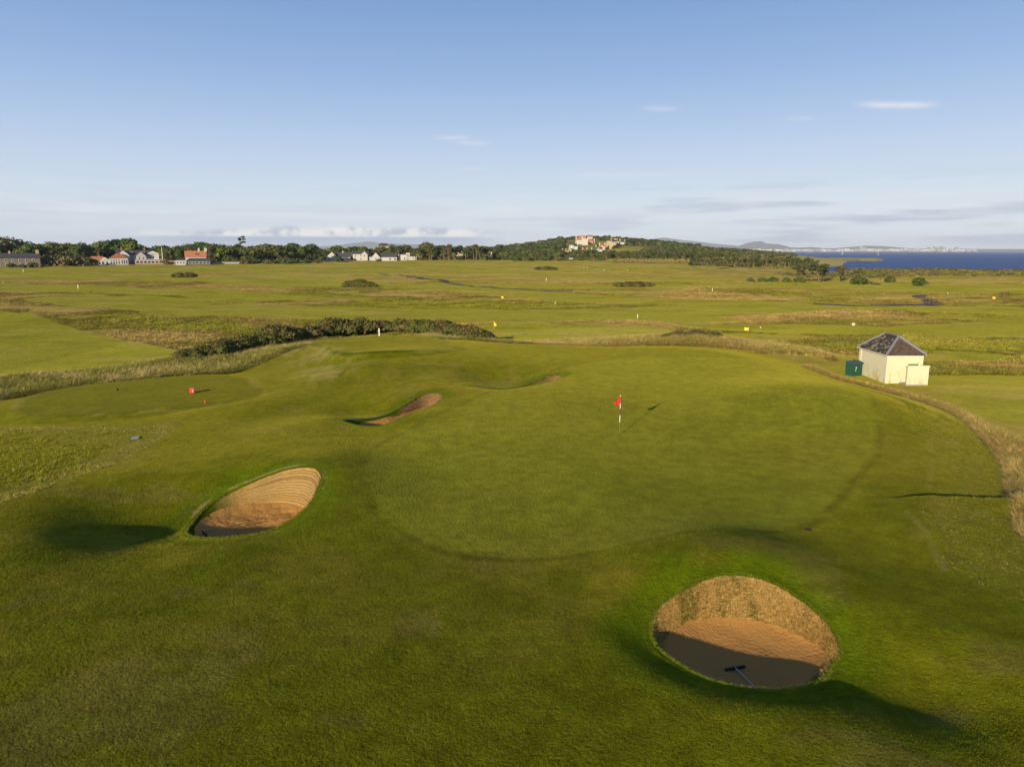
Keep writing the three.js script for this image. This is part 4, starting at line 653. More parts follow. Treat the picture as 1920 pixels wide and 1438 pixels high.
// ---------------------------------------------------------------- woods
const RW = rng(909);
const plant = (kind, tan, d, s, sy, label, group, j) => { const x = tan * d, z = -d, set = protos[kind]; return copyOf(set[j ?? Math.floor(RW() * set.length)], label, group, [x, G(x, z) - 0.2, z], RW() * 6.28, s, sy); };
function belt(kind, t0, t1, d0, d1, n, h0, h1, label, group, base) { for (let i = 0; i < n; i++) { const t = t0 + ((t1 - t0) * (i + 0.5 + (RW() - 0.5) * 0.9)) / n, d = d0 + (d1 - d0) * RW(), h = ((h0 + (h1 - h0) * RW()) * (RW() < 0.25 ? 0.78 : 0.94 + 0.14 * RW())) / base; plant(kind, t, d, h * (0.8 + 0.55 * RW()), h, label, group); } }
{
  const L1 = 'broadleaf tree in the wood behind the clubhouse at left', g1 = 'wood behind the clubhouse';
  belt('tree', -0.735, -0.672, 505, 560, 9, 16, 18.5, 'tall tree in the high wood at the far left edge', 'high wood at the left edge', 12.6);
  belt('tree', -0.675, -0.575, 515, 580, 18, 13.5, 15.5, L1, g1, 12.6);
  belt('tree', -0.580, -0.515, 530, 590, 11, 15, 17.5, L1, g1, 12.6);
  belt('tree', -0.520, -0.462, 520, 570, 10, 10.5, 12.5, L1, g1, 12.6);
  belt('tree', -0.468, -0.385, 515, 580, 17, 13, 15, 'broadleaf tree in the wood behind the red roofed pavilion', 'wood behind the pavilion', 12.6);
  belt('tree', -0.385, -0.268, 520, 600, 22, 11.5, 14.5, 'broadleaf tree in the middle wood left of the white houses', 'middle wood', 12.6);
  belt('tree', -0.270, -0.150, 610, 680, 20, 10.5, 14, 'tree among the white houses', 'trees among the white houses', 12.6);
  belt('pine', -0.165, -0.030, 590, 660, 40, 10.5, 13, 'pine in the dark belt right of the white houses', 'pine belt right of the white houses', 10.6);
  belt('tree', -0.125, -0.010, 680, 760, 14, 12, 15, 'tree rising behind the dark pine belt', 'trees behind the pine belt', 12.6);
  belt('tree', -0.035, 0.130, 600, 690, 26, 6, 9.5, 'tree at the foot of the village hill', 'trees at the foot of the village hill', 12.6);
  belt('pine', 0.128, 0.292, 500, 545, 50, 7.2, 8.8, 'pine in the long belt right of the village hill', 'long pine belt', 10.6);
  belt('pine', 0.285, 0.425, 402, 432, 34, 5.2, 6.6, 'pine in the belt beside the pale track', 'pine belt near the shore', 10.6);
  belt('bush', -0.735, -0.27, 500, 515, 60, 4.5, 7, 'shrub of the undergrowth along the left wood edge', 'undergrowth along the left wood', 3.4);
  belt('bush', -0.27, 0.0, 610, 640, 34, 4.5, 7, 'shrub of the undergrowth between white houses and village hill', 'undergrowth of the middle wood', 3.4);
  plant('tree', -0.118, 640, 1.35, 1.32, 'round topped tree standing above the pine belt', null, 2);
  for (const [t, d, s] of [[-0.655, 452, 2.4], [-0.642, 450, 2.9], [-0.630, 454, 3.0], [-0.617, 450, 2.8], [-0.606, 455, 2.7], [-0.595, 457, 2.4], [-0.585, 458, 2.2]]) plant('bush', t, d, s, s * 1.15, 'large dark shrub in the mass left of the clubhouse', 'shrub mass left of the clubhouse');
  for (const [t, d, s] of [[-0.697, 428, 1.3], [-0.682, 428, 1.1], [-0.668, 430, 1.6]]) plant('bush', t, d, s, s, 'garden shrub in front of the stone terrace', 'shrubs before the stone terrace');
  for (const [t, d, s, l] of [[-0.37, 505, 1.6, 'bush at the wood edge right of the pale fence'], [-0.265, 560, 1.7, 'round bush left of the first white house'], [-0.241, 560, 2.1, 'dark bush in front of the first white house'], [-0.185, 560, 1.2, 'small lone bush on the field below the white houses'], [-0.48, 478, 2.0, 'dense shrub left of the pavilion']]) plant('bush', t, d, s, s, l);
  belt('bush', 0.0, 0.13, 585, 600, 14, 4.5, 6.5, 'dark hedge shrub along the foot of the village hill', 'hedge shrubs at the hill foot', 3.4);
  belt('bush', 0.292, 0.36, 440, 480, 9, 4, 5, 'olive shrub behind the pines right of the long belt', 'olive shrubs behind the pines', 3.4);
  // bare topped old conifer
  const t = thing('old_conifer', 'ragged tall conifer breaking the skyline of the middle wood', 'tree', [-0.376 * 560, G(-0.376 * 560, -560) - 0.2, -560]);
  const lobes = []; for (let k = 0; k < 9; k++) lobes.push([(RW() - 0.5) * 5.5, 11 + k * 0.95 + RW(), (RW() - 0.5) * 3, 1.1 + RW() * 0.7, 0.8]);
  part('trunk', [limb([0, 0, 0], [0, 19, 0], 0.5, 0.12), ...lobes.map((l) => limb([0, l[1] - 1, 0], [l[0], l[1], l[2]], 0.12, 0.05, 4))], barkM, t); part('crown', leafCloud(RW, lobes, 420, 0.9, [0.05, 0.062, 0.022], 0.6), leafM, t);
}
// scrub and woodland that reads as one mass
function mass(name, label, category, n, spot, sizes, tones, leafN, leafS) {
  const lobes = [[0, 0.45, 0, 0.8, 0.55]]; for (let k = 0; k < 6; k++) { const a = RW() * 6.28; lobes.push([Math.cos(a) * 0.55, 0.3 + RW() * 0.4, Math.sin(a) * 0.55, 0.4, 0.35]); }
  const g = leafCloud(RW, lobes, leafN, leafS, [1, 1, 1], 0.6), im = new THREE.InstancedMesh(g, leafM, n), m = new THREE.Matrix4(), q = new THREE.Quaternion(), Y = new THREE.Vector3(0, 1, 0), c = new THREE.Color();
  let i = 0, guard = 0; while (i < n && guard++ < n * 60) { const p = spot(); if (!p) continue; const s = sizes[0] + (sizes[1] - sizes[0]) * RW() ** 1.6, t = tones[Math.floor(RW() * tones.length)], k = 0.8 + 0.4 * RW(); m.compose(new THREE.Vector3(p[0], G(p[0], p[1]) - 0.15 * s, p[1]), q.setFromAxisAngle(Y, RW() * 6.28), new THREE.Vector3(s * (0.9 + 0.3 * RW()), s * (0.75 + 0.5 * RW()), s)); im.setMatrixAt(i, m); im.setColorAt(i, c.setRGB(t[0] * k, t[1] * k, t[2] * k)); i++; }
  im.count = i; im.name = name; im.castShadow = im.receiveShadow = true; im.userData = { kind: 'stuff', label, category }; scene.add(im);
}
const meadow = (x, z) => gauss((x - 215) / 1.5, (z + 1160) / 2.4, 34) > 0.55 || gauss((x - 150) / 1.6, (z + 1090) / 1.2, 20) > 0.6;
mass('woodland', 'mixed woodland covering the village hill and its flanks', 'woodland', 2600, () => { const t = -0.06 + 0.32 * RW(), d = 780 + 560 * RW() ** 0.9, x = t * d, z = -d; if (G(x, z) < 1.2 || (t > 0.07 && t < 0.158 && d > 900 && d < 1240 && RW() < 0.965) || (t > 0.118 && t < 0.21 && d > 860 && d < 1080 && RW() < 0.96)) return null; if (x > 230 && RW() < 0.55) return null; return [x, z]; }, [3.6, 7.5], [[0.05, 0.068, 0.02], [0.065, 0.075, 0.024], [0.042, 0.058, 0.018], [0.08, 0.085, 0.025]], 110, 0.42);
mass('scrub', 'low thorn scrub over the long slope running down to the shore', 'scrub', 1700, () => { const t = 0.18 + 0.27 * RW(), d = 900 + 620 * RW(), x = t * d, z = -d; return G(x, z) > 0.5 && !meadow(x, z) && (t > 0.16 || RW() < 0.1) && fbm(x / 40, z / 60, 881, 3) > 0.42 ? [x, z] : null; }, [2.2, 5], [[0.06, 0.075, 0.022], [0.085, 0.085, 0.03], [0.05, 0.062, 0.02], [0.12, 0.10, 0.045]], 90, 0.42);
mass('dune_scrub', 'brown and green buckthorn scrub on the dunes', 'scrub', 2600, () => { const x = 120 + 190 * RW(), z = -(290 + 40 * RW()); return fbm(x / 9, z / 9, 882, 3) > 0.33 && G(x, z) > -6 ? [x, z] : null; }, [0.3, 0.95], [[0.11, 0.095, 0.042], [0.085, 0.085, 0.03], [0.14, 0.105, 0.052], [0.065, 0.075, 0.024]], 90, 0.4);
mass('shore_scrub', 'green scrub between the pine belts and the shore', 'scrub', 700, () => { const t = 0.25 + 0.17 * RW(), d = 450 + 130 * RW(), x = t * d; return G(x, -d) > -9 ? [x, -d] : null; }, [1.5, 3.4], [[0.075, 0.078, 0.028], [0.06, 0.07, 0.022], [0.10, 0.09, 0.04]], 90, 0.4);

// ---------------------------------------------------------------- buildings
const M = { white: std(0.39, 0.375, 0.345), cream: std(0.40, 0.33, 0.24), grey: std(0.30, 0.30, 0.30), stone: std(0.16, 0.13, 0.10), ochre: std(0.34, 0.25, 0.14), pink: std(0.38, 0.27, 0.21), slate: std(0.055, 0.052, 0.058), red: std(0.27, 0.105, 0.055), orange: std(0.33, 0.135, 0.065), brick: std(0.24, 0.095, 0.055), glass: std(0.03, 0.04, 0.05, 0.15), trim: std(0.74, 0.72, 0.66), wood: std(0.30, 0.20, 0.13), dark: std(0.05, 0.04, 0.035) };
function block(p, x, z, w, d, h, wall, roof, rh, { hip = 0, axis = 'x', chims = [], wins = [], y = 0, over = 0.35, sink = 2.5, dorm = [] } = {}) {
  part('wall', box(w, h + sink, d, x, y + (h - sink) / 2, z), wall, p);
  if (roof) {
    const a = w / 2 + over, b = d / 2 + over, e = y + h, r = y + h + rh;
    const V = axis === 'x' ? [[-a, e, b], [a, e, b], [a, e, -b], [-a, e, -b], [-a + hip * b, r, 0], [a - hip * b, r, 0]] : [[-a, e, b], [a, e, b], [a, e, -b], [-a, e, -b], [0, r, b - hip * a], [0, r, -b + hip * a]];
    V.forEach((v) => { v[0] += x; v[2] += z; });
    const ro = part('roof', poly(V, axis === 'x' ? [[0, 1, 5, 4], [2, 3, 4, 5], [3, 0, 4], [1, 2, 5], [0, 3, 2, 1]] : [[1, 2, 5, 4], [3, 0, 4, 5], [0, 1, 4], [2, 3, 5], [0, 3, 2, 1]]), roof, p);
    if (!hip) { const k = 0.04; if (axis === 'z') part('gable', poly([[x - w / 2, e, z + d / 2 + over + k], [x + w / 2, e, z + d / 2 + over + k], [x, r - 0.25, z + d / 2 + over + k]], [[0, 1, 2]]), wall, p); else for (const s of [-1, 1]) part('gable', poly([[x + s * (a + k), e, z - d / 2], [x + s * (a + k), e, z + d / 2], [x + s * (a + k), r - 0.25, z]], [[0, 1, 2]]), wall, p); }
    for (const [cx, cz, ch, m = wall, cw = 1.1] of chims) { const c = part('chimney', box(cw, rh + ch, 0.9, x + cx, e + (rh + ch) / 2, z + cz), m, ro); part('pot', cyl(0.16, 0.2, 0.6, x + cx, e + rh + ch + 0.3, z + cz, 7), M.brick, ro); }
    for (const [dx, m] of dorm) { const g = part('dormer', box(2, 1.5, 2, x + dx, e + rh * 0.35 + 0.4, z + d * 0.26), m, ro); part('dormer_window', box(1.2, 0.9, 0.1, x + dx, e + rh * 0.35 + 0.5, z + d * 0.26 + 1.03), M.glass, ro); }
  }
  for (const [wx, wy, ww = 1, wh = 1.3] of wins) { const f = part('window', box(ww + 0.24, wh + 0.24, 0.12, x + wx, y + wy, z + d / 2 + 0.04), M.trim, p); part('pane', box(ww, wh, 0.06, x + wx, y + wy, z + d / 2 + 0.1), M.glass, f); }
}
const row = (x0, x1, n, y, w, h) => Array.from({ length: n }, (_, i) => [x0 + ((x1 - x0) * i) / Math.max(1, n - 1), y, w, h]);
function site(name, label, tan, d, y, category = 'house', group) { const x = tan * d; return thing(name, label, category, [x, y ?? G(x, -d), -d], -Math.atan(tan), group); }
{ // clubhouse
  const c = site('clubhouse', 'white clubhouse with red tiled roofs and tall windows at left', -0.536, 485, null, 'clubhouse');
  block(c, -17, 0, 12, 9, 2.6, M.grey, M.orange, 3.0, { axis: 'x', hip: 0.6, wins: row(-4.5, 4.5, 4, 1.2, 1.7, 1.7), chims: [[1, 0, 0.8, M.brick]] });
  block(c, -12.5, 4, 5, 4, 2.7, M.white, M.trim, 2.2, { axis: 'z', wins: [[-1.2, 1.2, 1.2, 1.8], [1.2, 1.2, 1.2, 1.8]] });
  block(c, -4.5, 3, 11, 9, 4.2, M.white, M.red, 3.2, { hip: 0.95, wins: [...row(-4.3, 0.2, 4, 2.9, 0.95, 0.9), ...row(-4.3, 0.2, 4, 1.3, 0.95, 1.5), ...row(2, 4.6, 3, 1.9, 0.8, 2.8)] });
  block(c, 5.5, -6, 22, 9, 6.2, M.grey, M.slate, 3.4, { chims: [[-8, 0, 1.4, M.brick], [6, 0, 1.6, M.brick]], wins: row(-9, 9, 6, 4.6, 1, 1.3), dorm: [[-2, M.grey], [5, M.grey]] });
  block(c, -1.5, -2, 7, 7, 6.4, M.white, M.slate, 3.2, { axis: 'z', wins: [[-1.5, 4.8], [1.5, 4.8]] });
  block(c, 9, -1.5, 6, 6, 5.6, M.grey, M.red, 2.9, { axis: 'z', wins: [[-1.2, 4.2], [1.2, 4.2]] });
  block(c, 16.5, -5, 7, 7, 7.2, M.white, M.trim, 1.6, { axis: 'z', wins: [[0, 5]] });
  block(c, 13.5, 2, 17, 6, 3.3, M.wood, M.trim, 0.25, { hip: 0.3, wins: row(-7, 7, 7, 1.6, 1.7, 1.5) });
  // pavilion group
  const p = site('pavilion', 'small white pavilion with low dark roof before an orange roofed house', -0.441, 480, null, 'pavilion');
  block(p, -8.5, 2, 6, 5, 3, M.white, M.slate, 1.4, { hip: 0.8, wins: row(-1.8, 1.8, 3, 1.5, 0.9, 1.2) });
  block(p, 2.5, 1, 15, 6, 2.6, M.dark, M.slate, 1.7, { hip: 0.6, wins: row(-5.5, 5.5, 6, 1.3, 1.5, 1.5) });
  const o = site('orange_roofed_house', 'white house with orange tiled roof, dormer and two white chimneys', -0.437, 492, null);
  block(o, -1, 0, 13, 8, 4.8, M.white, M.orange, 4.2, { chims: [[2.2, 0, 1.8, M.white], [6.4, 0, 1.9, M.white, 1.6]], dorm: [[0.5, M.orange]], wins: row(-4, 4, 4, 3.4) });
  const w = site('garden_wall', 'low pale brown wall left of the small pavilion', -0.470, 478, null, 'wall'); part('wall', box(9.5, 3.6, 0.5, 0, 0.7, 0), std(0.34, 0.24, 0.16), w); part('coping', box(9.7, 0.15, 0.7, 0, 2.58, 0), M.grey, w);
  const fp = site('flagpole', 'tall pale bare pole between clubhouse and pavilion', -0.4855, 478, null, 'pole'); part('pole', cyl(0.14, 0.42, 12, 0, 5.2, 0, 10), std(0.55, 0.44, 0.30), fp); part('cap', new THREE.SphereGeometry(0.24, 8, 6).translate(0, 11.3, 0), M.trim, fp); part('base', box(1.2, 0.6, 1.2, 0, 0, 0), M.stone, fp);
  // stone terrace at the left edge
  const s = site('stone_terrace', 'long grey stone terrace with dark slate roof and ochre chimneys at left edge', -0.689, 436, null);
  block(s, 0, 0, 24, 8, 5.2, M.stone, M.slate, 3.0, { chims: [[-10.5, 0, 1.9, M.ochre, 1.9], [-8, 0, 1.2, M.ochre], [-3, 0, 1.2, M.ochre], [11, 0, 1.9, M.ochre, 1.7]], wins: [...row(-8.5, 8.5, 6, 3.8), ...row(-8.5, 8.5, 6, 1.4)] });
  // white fence right of the pavilion
  const f = site('white_fence', 'white picket fence at the wood edge right of the pavilion', -0.398, 492, null, 'fence'); for (let i = 0; i < 26; i++) part('picket', box(0.42, 1.3, 0.08, -8.2 + i * 0.66, 0.75, 0), M.white, f); for (const yy of [0.5, 1.1]) part('rail', box(17.4, 0.12, 0.1, 0, yy, -0.1), M.white, f);
  // white houses in the middle
  const H = (tan, d, label, fn) => fn(site('white_house', label, tan, d, null));
  H(-0.245, 600, 'white gabled house with dark steep roof, leftmost of the white houses', (h) => { block(h, -3, 2, 9, 9, 3, M.white, M.slate, 4.4, { axis: 'z', wins: [[-2, 1.6], [2, 1.6], [0, 4.2, 0.9, 1]] }); block(h, 6, 0, 12, 8, 3, M.white, M.slate, 4.0, { wins: row(-4, 4, 3, 1.5), chims: [[0, 0, 0.8, M.white]] }); });
  H(-0.226, 618, 'cream gable house half hidden behind trees among the white houses', (h) => block(h, 0, 0, 8, 8, 5, M.cream, M.slate, 3, { axis: 'z', wins: [[0, 3.4]] }));
  H(-0.210, 604, 'white two storey house with grey roof and side wing', (h) => { block(h, 0, 0, 13, 8, 5.2, M.white, M.slate, 2.6, { wins: [...row(-4.5, 4.5, 3, 3.8), ...row(-4.5, 4.5, 3, 1.3)] }); block(h, 3, 3, 5, 5, 5.2, M.white, M.slate, 2.4, { axis: 'z', wins: [[0, 3.8]] }); block(h, 10, 1, 6, 6, 3, M.white, M.slate, 1.2, { hip: 0.6, wins: [[0, 1.5]] }); });
  H(-0.178, 596, 'white gable house with a long low dark roof to its right', (h) => { block(h, -6.5, 1, 7, 8, 2.8, M.white, M.slate, 4, { axis: 'z', wins: [[0, 1.5]] }); block(h, 3, 0, 15, 8, 2.9, M.white, M.slate, 3.2, { wins: row(2, 6, 2, 1.4, 1.6, 1.5) }); });
  H(-0.152, 602, 'white modern house with chimney stack, rightmost of the white houses', (h) => { block(h, 0, 0, 10, 8, 4.6, M.white, M.slate, 2.6, { wins: [[-2.6, 3.0, 1.8, 1.8], [1.6, 1.4, 1.2, 1.4]] }); block(h, 4.4, 2, 3, 4, 6, M.white, null, 0); block(h, 8.6, 1, 6, 6, 3, M.white, M.slate, 1, { hip: 0.7, wins: [[0, 1.5]] }); });
  for (const [t, d, yy, l] of [[-0.072, 740, 7, 'cream cottage above the pine belt, leftmost of three'], [-0.0405, 745, 5, 'cream cottage above the pine belt, middle of three'], [-0.026, 742, 5, 'cream cottage above the pine belt, rightmost of three'], [-0.178, 720, 10.5, 'pale house roof peeping over the trees behind the white houses']]) { const h = site('cottage', l, t, d, yy); block(h, 0, 0, 9, 7, 4, M.cream, M.slate, 2.6, { wins: row(-3, 3, 3, 2.2), chims: [[-4, 0, 1, M.white], [4, 0, 1, M.white]], sink: 12 }); }
}
{ // hill village: tangent, y of base, width, height, wall, roof, roof height, chimneys, label
  const V = [
    [0.0930, 19.0, 13, 8, 'white', 'orange', 3.5, 2, 'tall white house on the hill, upper left of the village'],
    [0.1010, 17.5, 11, 9, 'white', 'red', 3, 2, 'tall white house with twin chimneys in the middle of the hill village'],
    [0.0975, 25.2, 13, 5, 'cream', 'orange', 4.5, 1, 'orange roofed villa above the white houses on the hill'],
    [0.1078, 30.2, 11, 4.4, 'pink', 'brick', 1.6, 2, 'pink house on the very top of the hill'],
    [0.1085, 20.0, 16, 4.5, 'cream', 'orange', 2.6, 2, 'long orange roofed house right of the white houses on the hill'],
    [0.0845, 12.0, 13, 7, 'white', 'slate', 2.5, 1, 'white house low on the left of the hill village'],
    [0.0885, 11.0, 7, 6, 'white', 'slate', 2, 1, 'small white house beside the low left house on the hill'],
    [0.0745, 5.0, 12, 4, 'ochre', 'brick', 2.8, 3, 'ochre house with tall chimneys at the left foot of the village'],
    [0.0795, 5.0, 6, 3.5, 'white', 'slate', 2, 1, 'small pale house right of the ochre chimneys'],
    [0.1010, 4.4, 8, 6, 'pink', 'brick', 3, 2, 'pink gabled house in the lower middle of the village'],
    [0.1150, 6.0, 12, 5, 'grey', 'slate', 2.5, 2, 'grey house in the lower row of the village'],
    [0.1205, 8.0, 11, 5, 'cream', 'slate', 3, 2, 'cream house in the lower row of the village'],
    [0.1250, 11.0, 10, 6, 'cream', 'brick', 3, 2, 'cream house with brown roof below the stone mansion'],
    [0.1300, 14.0, 9, 5, 'brick', 'slate', 2.5, 1, 'brick house left of the stone mansion'],
    [0.1345, 12.0, 9, 14, 'ochre', 'slate', 2, 1, 'tall ochre stone tower end of the mansion on the hill'],
    [0.1400, 15.0, 10, 9, 'ochre', 'slate', 3, 2, 'ochre stone mansion wing beside the tower'],
    [0.1455, 16.5, 11, 8, 'ochre', 'slate', 2.6, 3, 'right wing of the ochre mansion on the hill'],
    [0.1525, 19.0, 11, 4.5, 'cream', 'slate', 2, 1, 'pale long house at the right end of the mansion'],
    [0.0370, 17.0, 8, 3.5, 'white', 'slate', 2, 1, 'small white house among trees on the left flank of the hill'],
    [0.0320, 16.5, 6, 3.5, 'cream', 'slate', 2, 1, 'small cream house beside it on the left flank of the hill'],
    [0.0140, 11.0, 15, 3, 'cream', 'brick', 2.5, 2, 'long cream house among trees far left of the village'],
    [0.0430, 6.0, 6, 3.5, 'white', 'slate', 2, 1, 'tiny white house low on the left flank of the hill'],
  ];
  V.forEach(([t, y, w, h, wall, roof, rh, ch, label], i) => { let d = 840; while (d < 1240 && G(t * d, -d) < y + 0.5) d += 4; const s = site('hill_house', label, t, d, y); block(s, 0, 0, w * 0.8, 8, h * 0.8, M[wall], M[roof], rh, { axis: i % 3 === 1 ? 'z' : 'x', hip: i % 4 === 0 ? 0.5 : 0, wins: [...row(-w * 0.3, w * 0.3, Math.max(2, Math.round(w / 4)), h * 0.58, 1.1, 1.3), ...(h > 5 ? row(-w * 0.3, w * 0.3, Math.max(2, Math.round(w / 4)), h * 0.22, 1.1, 1.3) : [])], chims: Array.from({ length: ch }, (_, k) => [ch === 1 ? w * 0.3 : -w * 0.35 + (k * w * 0.7) / (ch - 1), 0, 1.6, M[wall], 1.5]), sink: 16 }); });
}

// ---------------------------------------------------------------- far coast, hills, town, boats
{
  const prof = (P, x) => { let i = 0; while (i < P.length - 2 && x > P[i + 1][0]) i++; const t = clamp((x - P[i][0]) / (P[i + 1][0] - P[i][0])); return mix(P[i][1], P[i + 1][1], t * t * (3 - 2 * t) * 0.5 + t * 0.5); };
  function range(name, label, pts, d, depth) {          // ridge whose crest heights follow pts: [x, height]
    const xs = steps(pts[0][0], pts[pts.length - 1][0], even(depth / 40)), zs = steps(-d + depth, -d - depth, even(depth / 14)), pos = [], idx = [];
    for (const z of zs) for (const x of xs) { const k = (z + d) / depth, c = prof(pts, x), n = fbm(x / 900, z / 900, 71, 4) - 0.5, y = -15 + (c + 15) * Math.pow(Math.cos((k * Math.PI) / 2), 0.8) * (1 + 0.25 * n * (1 - Math.abs(k) < 0.9 ? 1 : 0)); pos.push(x, Math.abs(k) > 0.99 ? -20 : y, z); }
    const nx = xs.length; for (let j = 0; j + 1 < zs.length; j++) for (let i = 0; i + 1 < nx; i++) { const a = j * nx + i; idx.push(a, a + 1, a + nx, a + 1, a + nx + 1, a + nx); }
    const g = new THREE.BufferGeometry(); g.setAttribute('position', new THREE.Float32BufferAttribute(pos, 3)); g.setIndex(idx); g.computeVertexNormals();
    const o = new THREE.Mesh(g, std(0.08, 0.084, 0.032, 1)); o.name = name; o.userData = { kind: 'structure', label, category: 'hill' }; scene.add(o);
  }
  const K = 18000, hp = (u, v) => [((u - 960) / 1354) * K, 10 + ((470 - v) / 1354) * K];
  range('hill', 'humped craggy hill and low coast across the water', [[1360, 466], [1392, 463], [1402, 457.5], [1410, 455], [1417, 454.5], [1420, 452.5], [1424, 455.5], [1432, 457.5], [1450, 458.5], [1462, 461], [1472, 464.5], [1500, 465], [1515, 463.8], [1540, 465.5], [1565, 465.5], [1600, 463], [1625, 461], [1650, 461.6], [1675, 464], [1700, 466], [1760, 466.6], [1850, 467], [2000, 467.4], [2300, 467.5]].map(([u, v]) => hp(u, v)), K, 1300);
  const K2 = 21000, hq = (u, v) => [((u - 960) / 1354) * K2, 10 + ((470 - v) / 1354) * K2];
  range('hill_001', 'long distant hill range behind the wooded hill', [[1100, 464], [1205, 454], [1225, 448.5], [1243, 446], [1262, 448.5], [1285, 451.5], [1310, 454], [1335, 457], [1365, 459.5], [1400, 463], [1480, 466]].map(([u, v]) => hq(u, v)), K2, 1500);
  range('hill_002', 'far low hills above the white houses', [[380, 466], [470, 462], [560, 464], [630, 461], [668, 456], [690, 453.4], [712, 455], [760, 458], [830, 461], [920, 463], [1010, 466]].map(([u, v]) => hq(u, v)), K2, 1500);
  // the town on the far shore: too small to pick apart
  const R = rng(61), n = 300, im = new THREE.InstancedMesh(new THREE.BoxGeometry(1, 1, 1), std(0.42, 0.40, 0.38), n), m = new THREE.Matrix4(), c = new THREE.Color();
  for (let i = 0; i < n; i++) { const u = 1330 + 500 * R() ** (i % 3 ? 0.8 : 1), tall = R() < 0.06 && u > 1600, h = tall ? 55 + R() * 40 : 10 + R() * 22, w = tall ? 40 + 50 * R() : 30 + R() * 90, d = 16650 - 300 * R(); const x = ((u - 960) / 1354) * d; m.makeScale(w, h + 20, 60).setPosition(x, -14 + h / 2 + 6 + 26 * R(), -d); im.setMatrixAt(i, m); const k = 0.35 + 0.65 * R(); im.setColorAt(i, c.setRGB(k, k * 0.97, k * 0.92)); }
  im.name = 'far_town'; im.userData = { kind: 'stuff', label: 'white town along the far shore across the water', category: 'town' }; scene.add(im);
  const boat = (x, z, s, label) => { const b = thing('sailing_boat', label, 'boat', [x, -14, z], 0.5); part('hull', poly([[-3, 1.1, 0.9], [3.6, 1.3, 0], [-3, 1.1, -0.9], [-2.6, -0.3, 0.5], [2.8, -0.3, 0], [-2.6, -0.3, -0.5]].map((v) => v.map((k) => k * s)), [[0, 1, 2], [0, 3, 4, 1], [2, 1, 4, 5], [0, 2, 5, 3]]), M.white, b); part('mast', cyl(0.08 * s, 0.1 * s, 9 * s, 0.3 * s, 5.4 * s, 0, 6), M.white, b); part('mainsail', poly([[0.1, 2, 0.02], [-2.8, 2, 0.3], [0.1, 9.6, 0.02]].map((v) => v.map((k) => k * s)), [[0, 1, 2]]), M.white, b); part('jib', poly([[0.5, 2, 0], [3.4, 1.5, 0], [0.5, 8.4, 0]].map((v) => v.map((k) => k * s)), [[0, 1, 2]]), M.white, b); };
  boat(2090, -4560, 2.6, 'white sailing boat, left and larger of the two on the sea'); boat(1992, -3920, 1.6, 'tiny white sailing boat, right of the two on the sea');
}

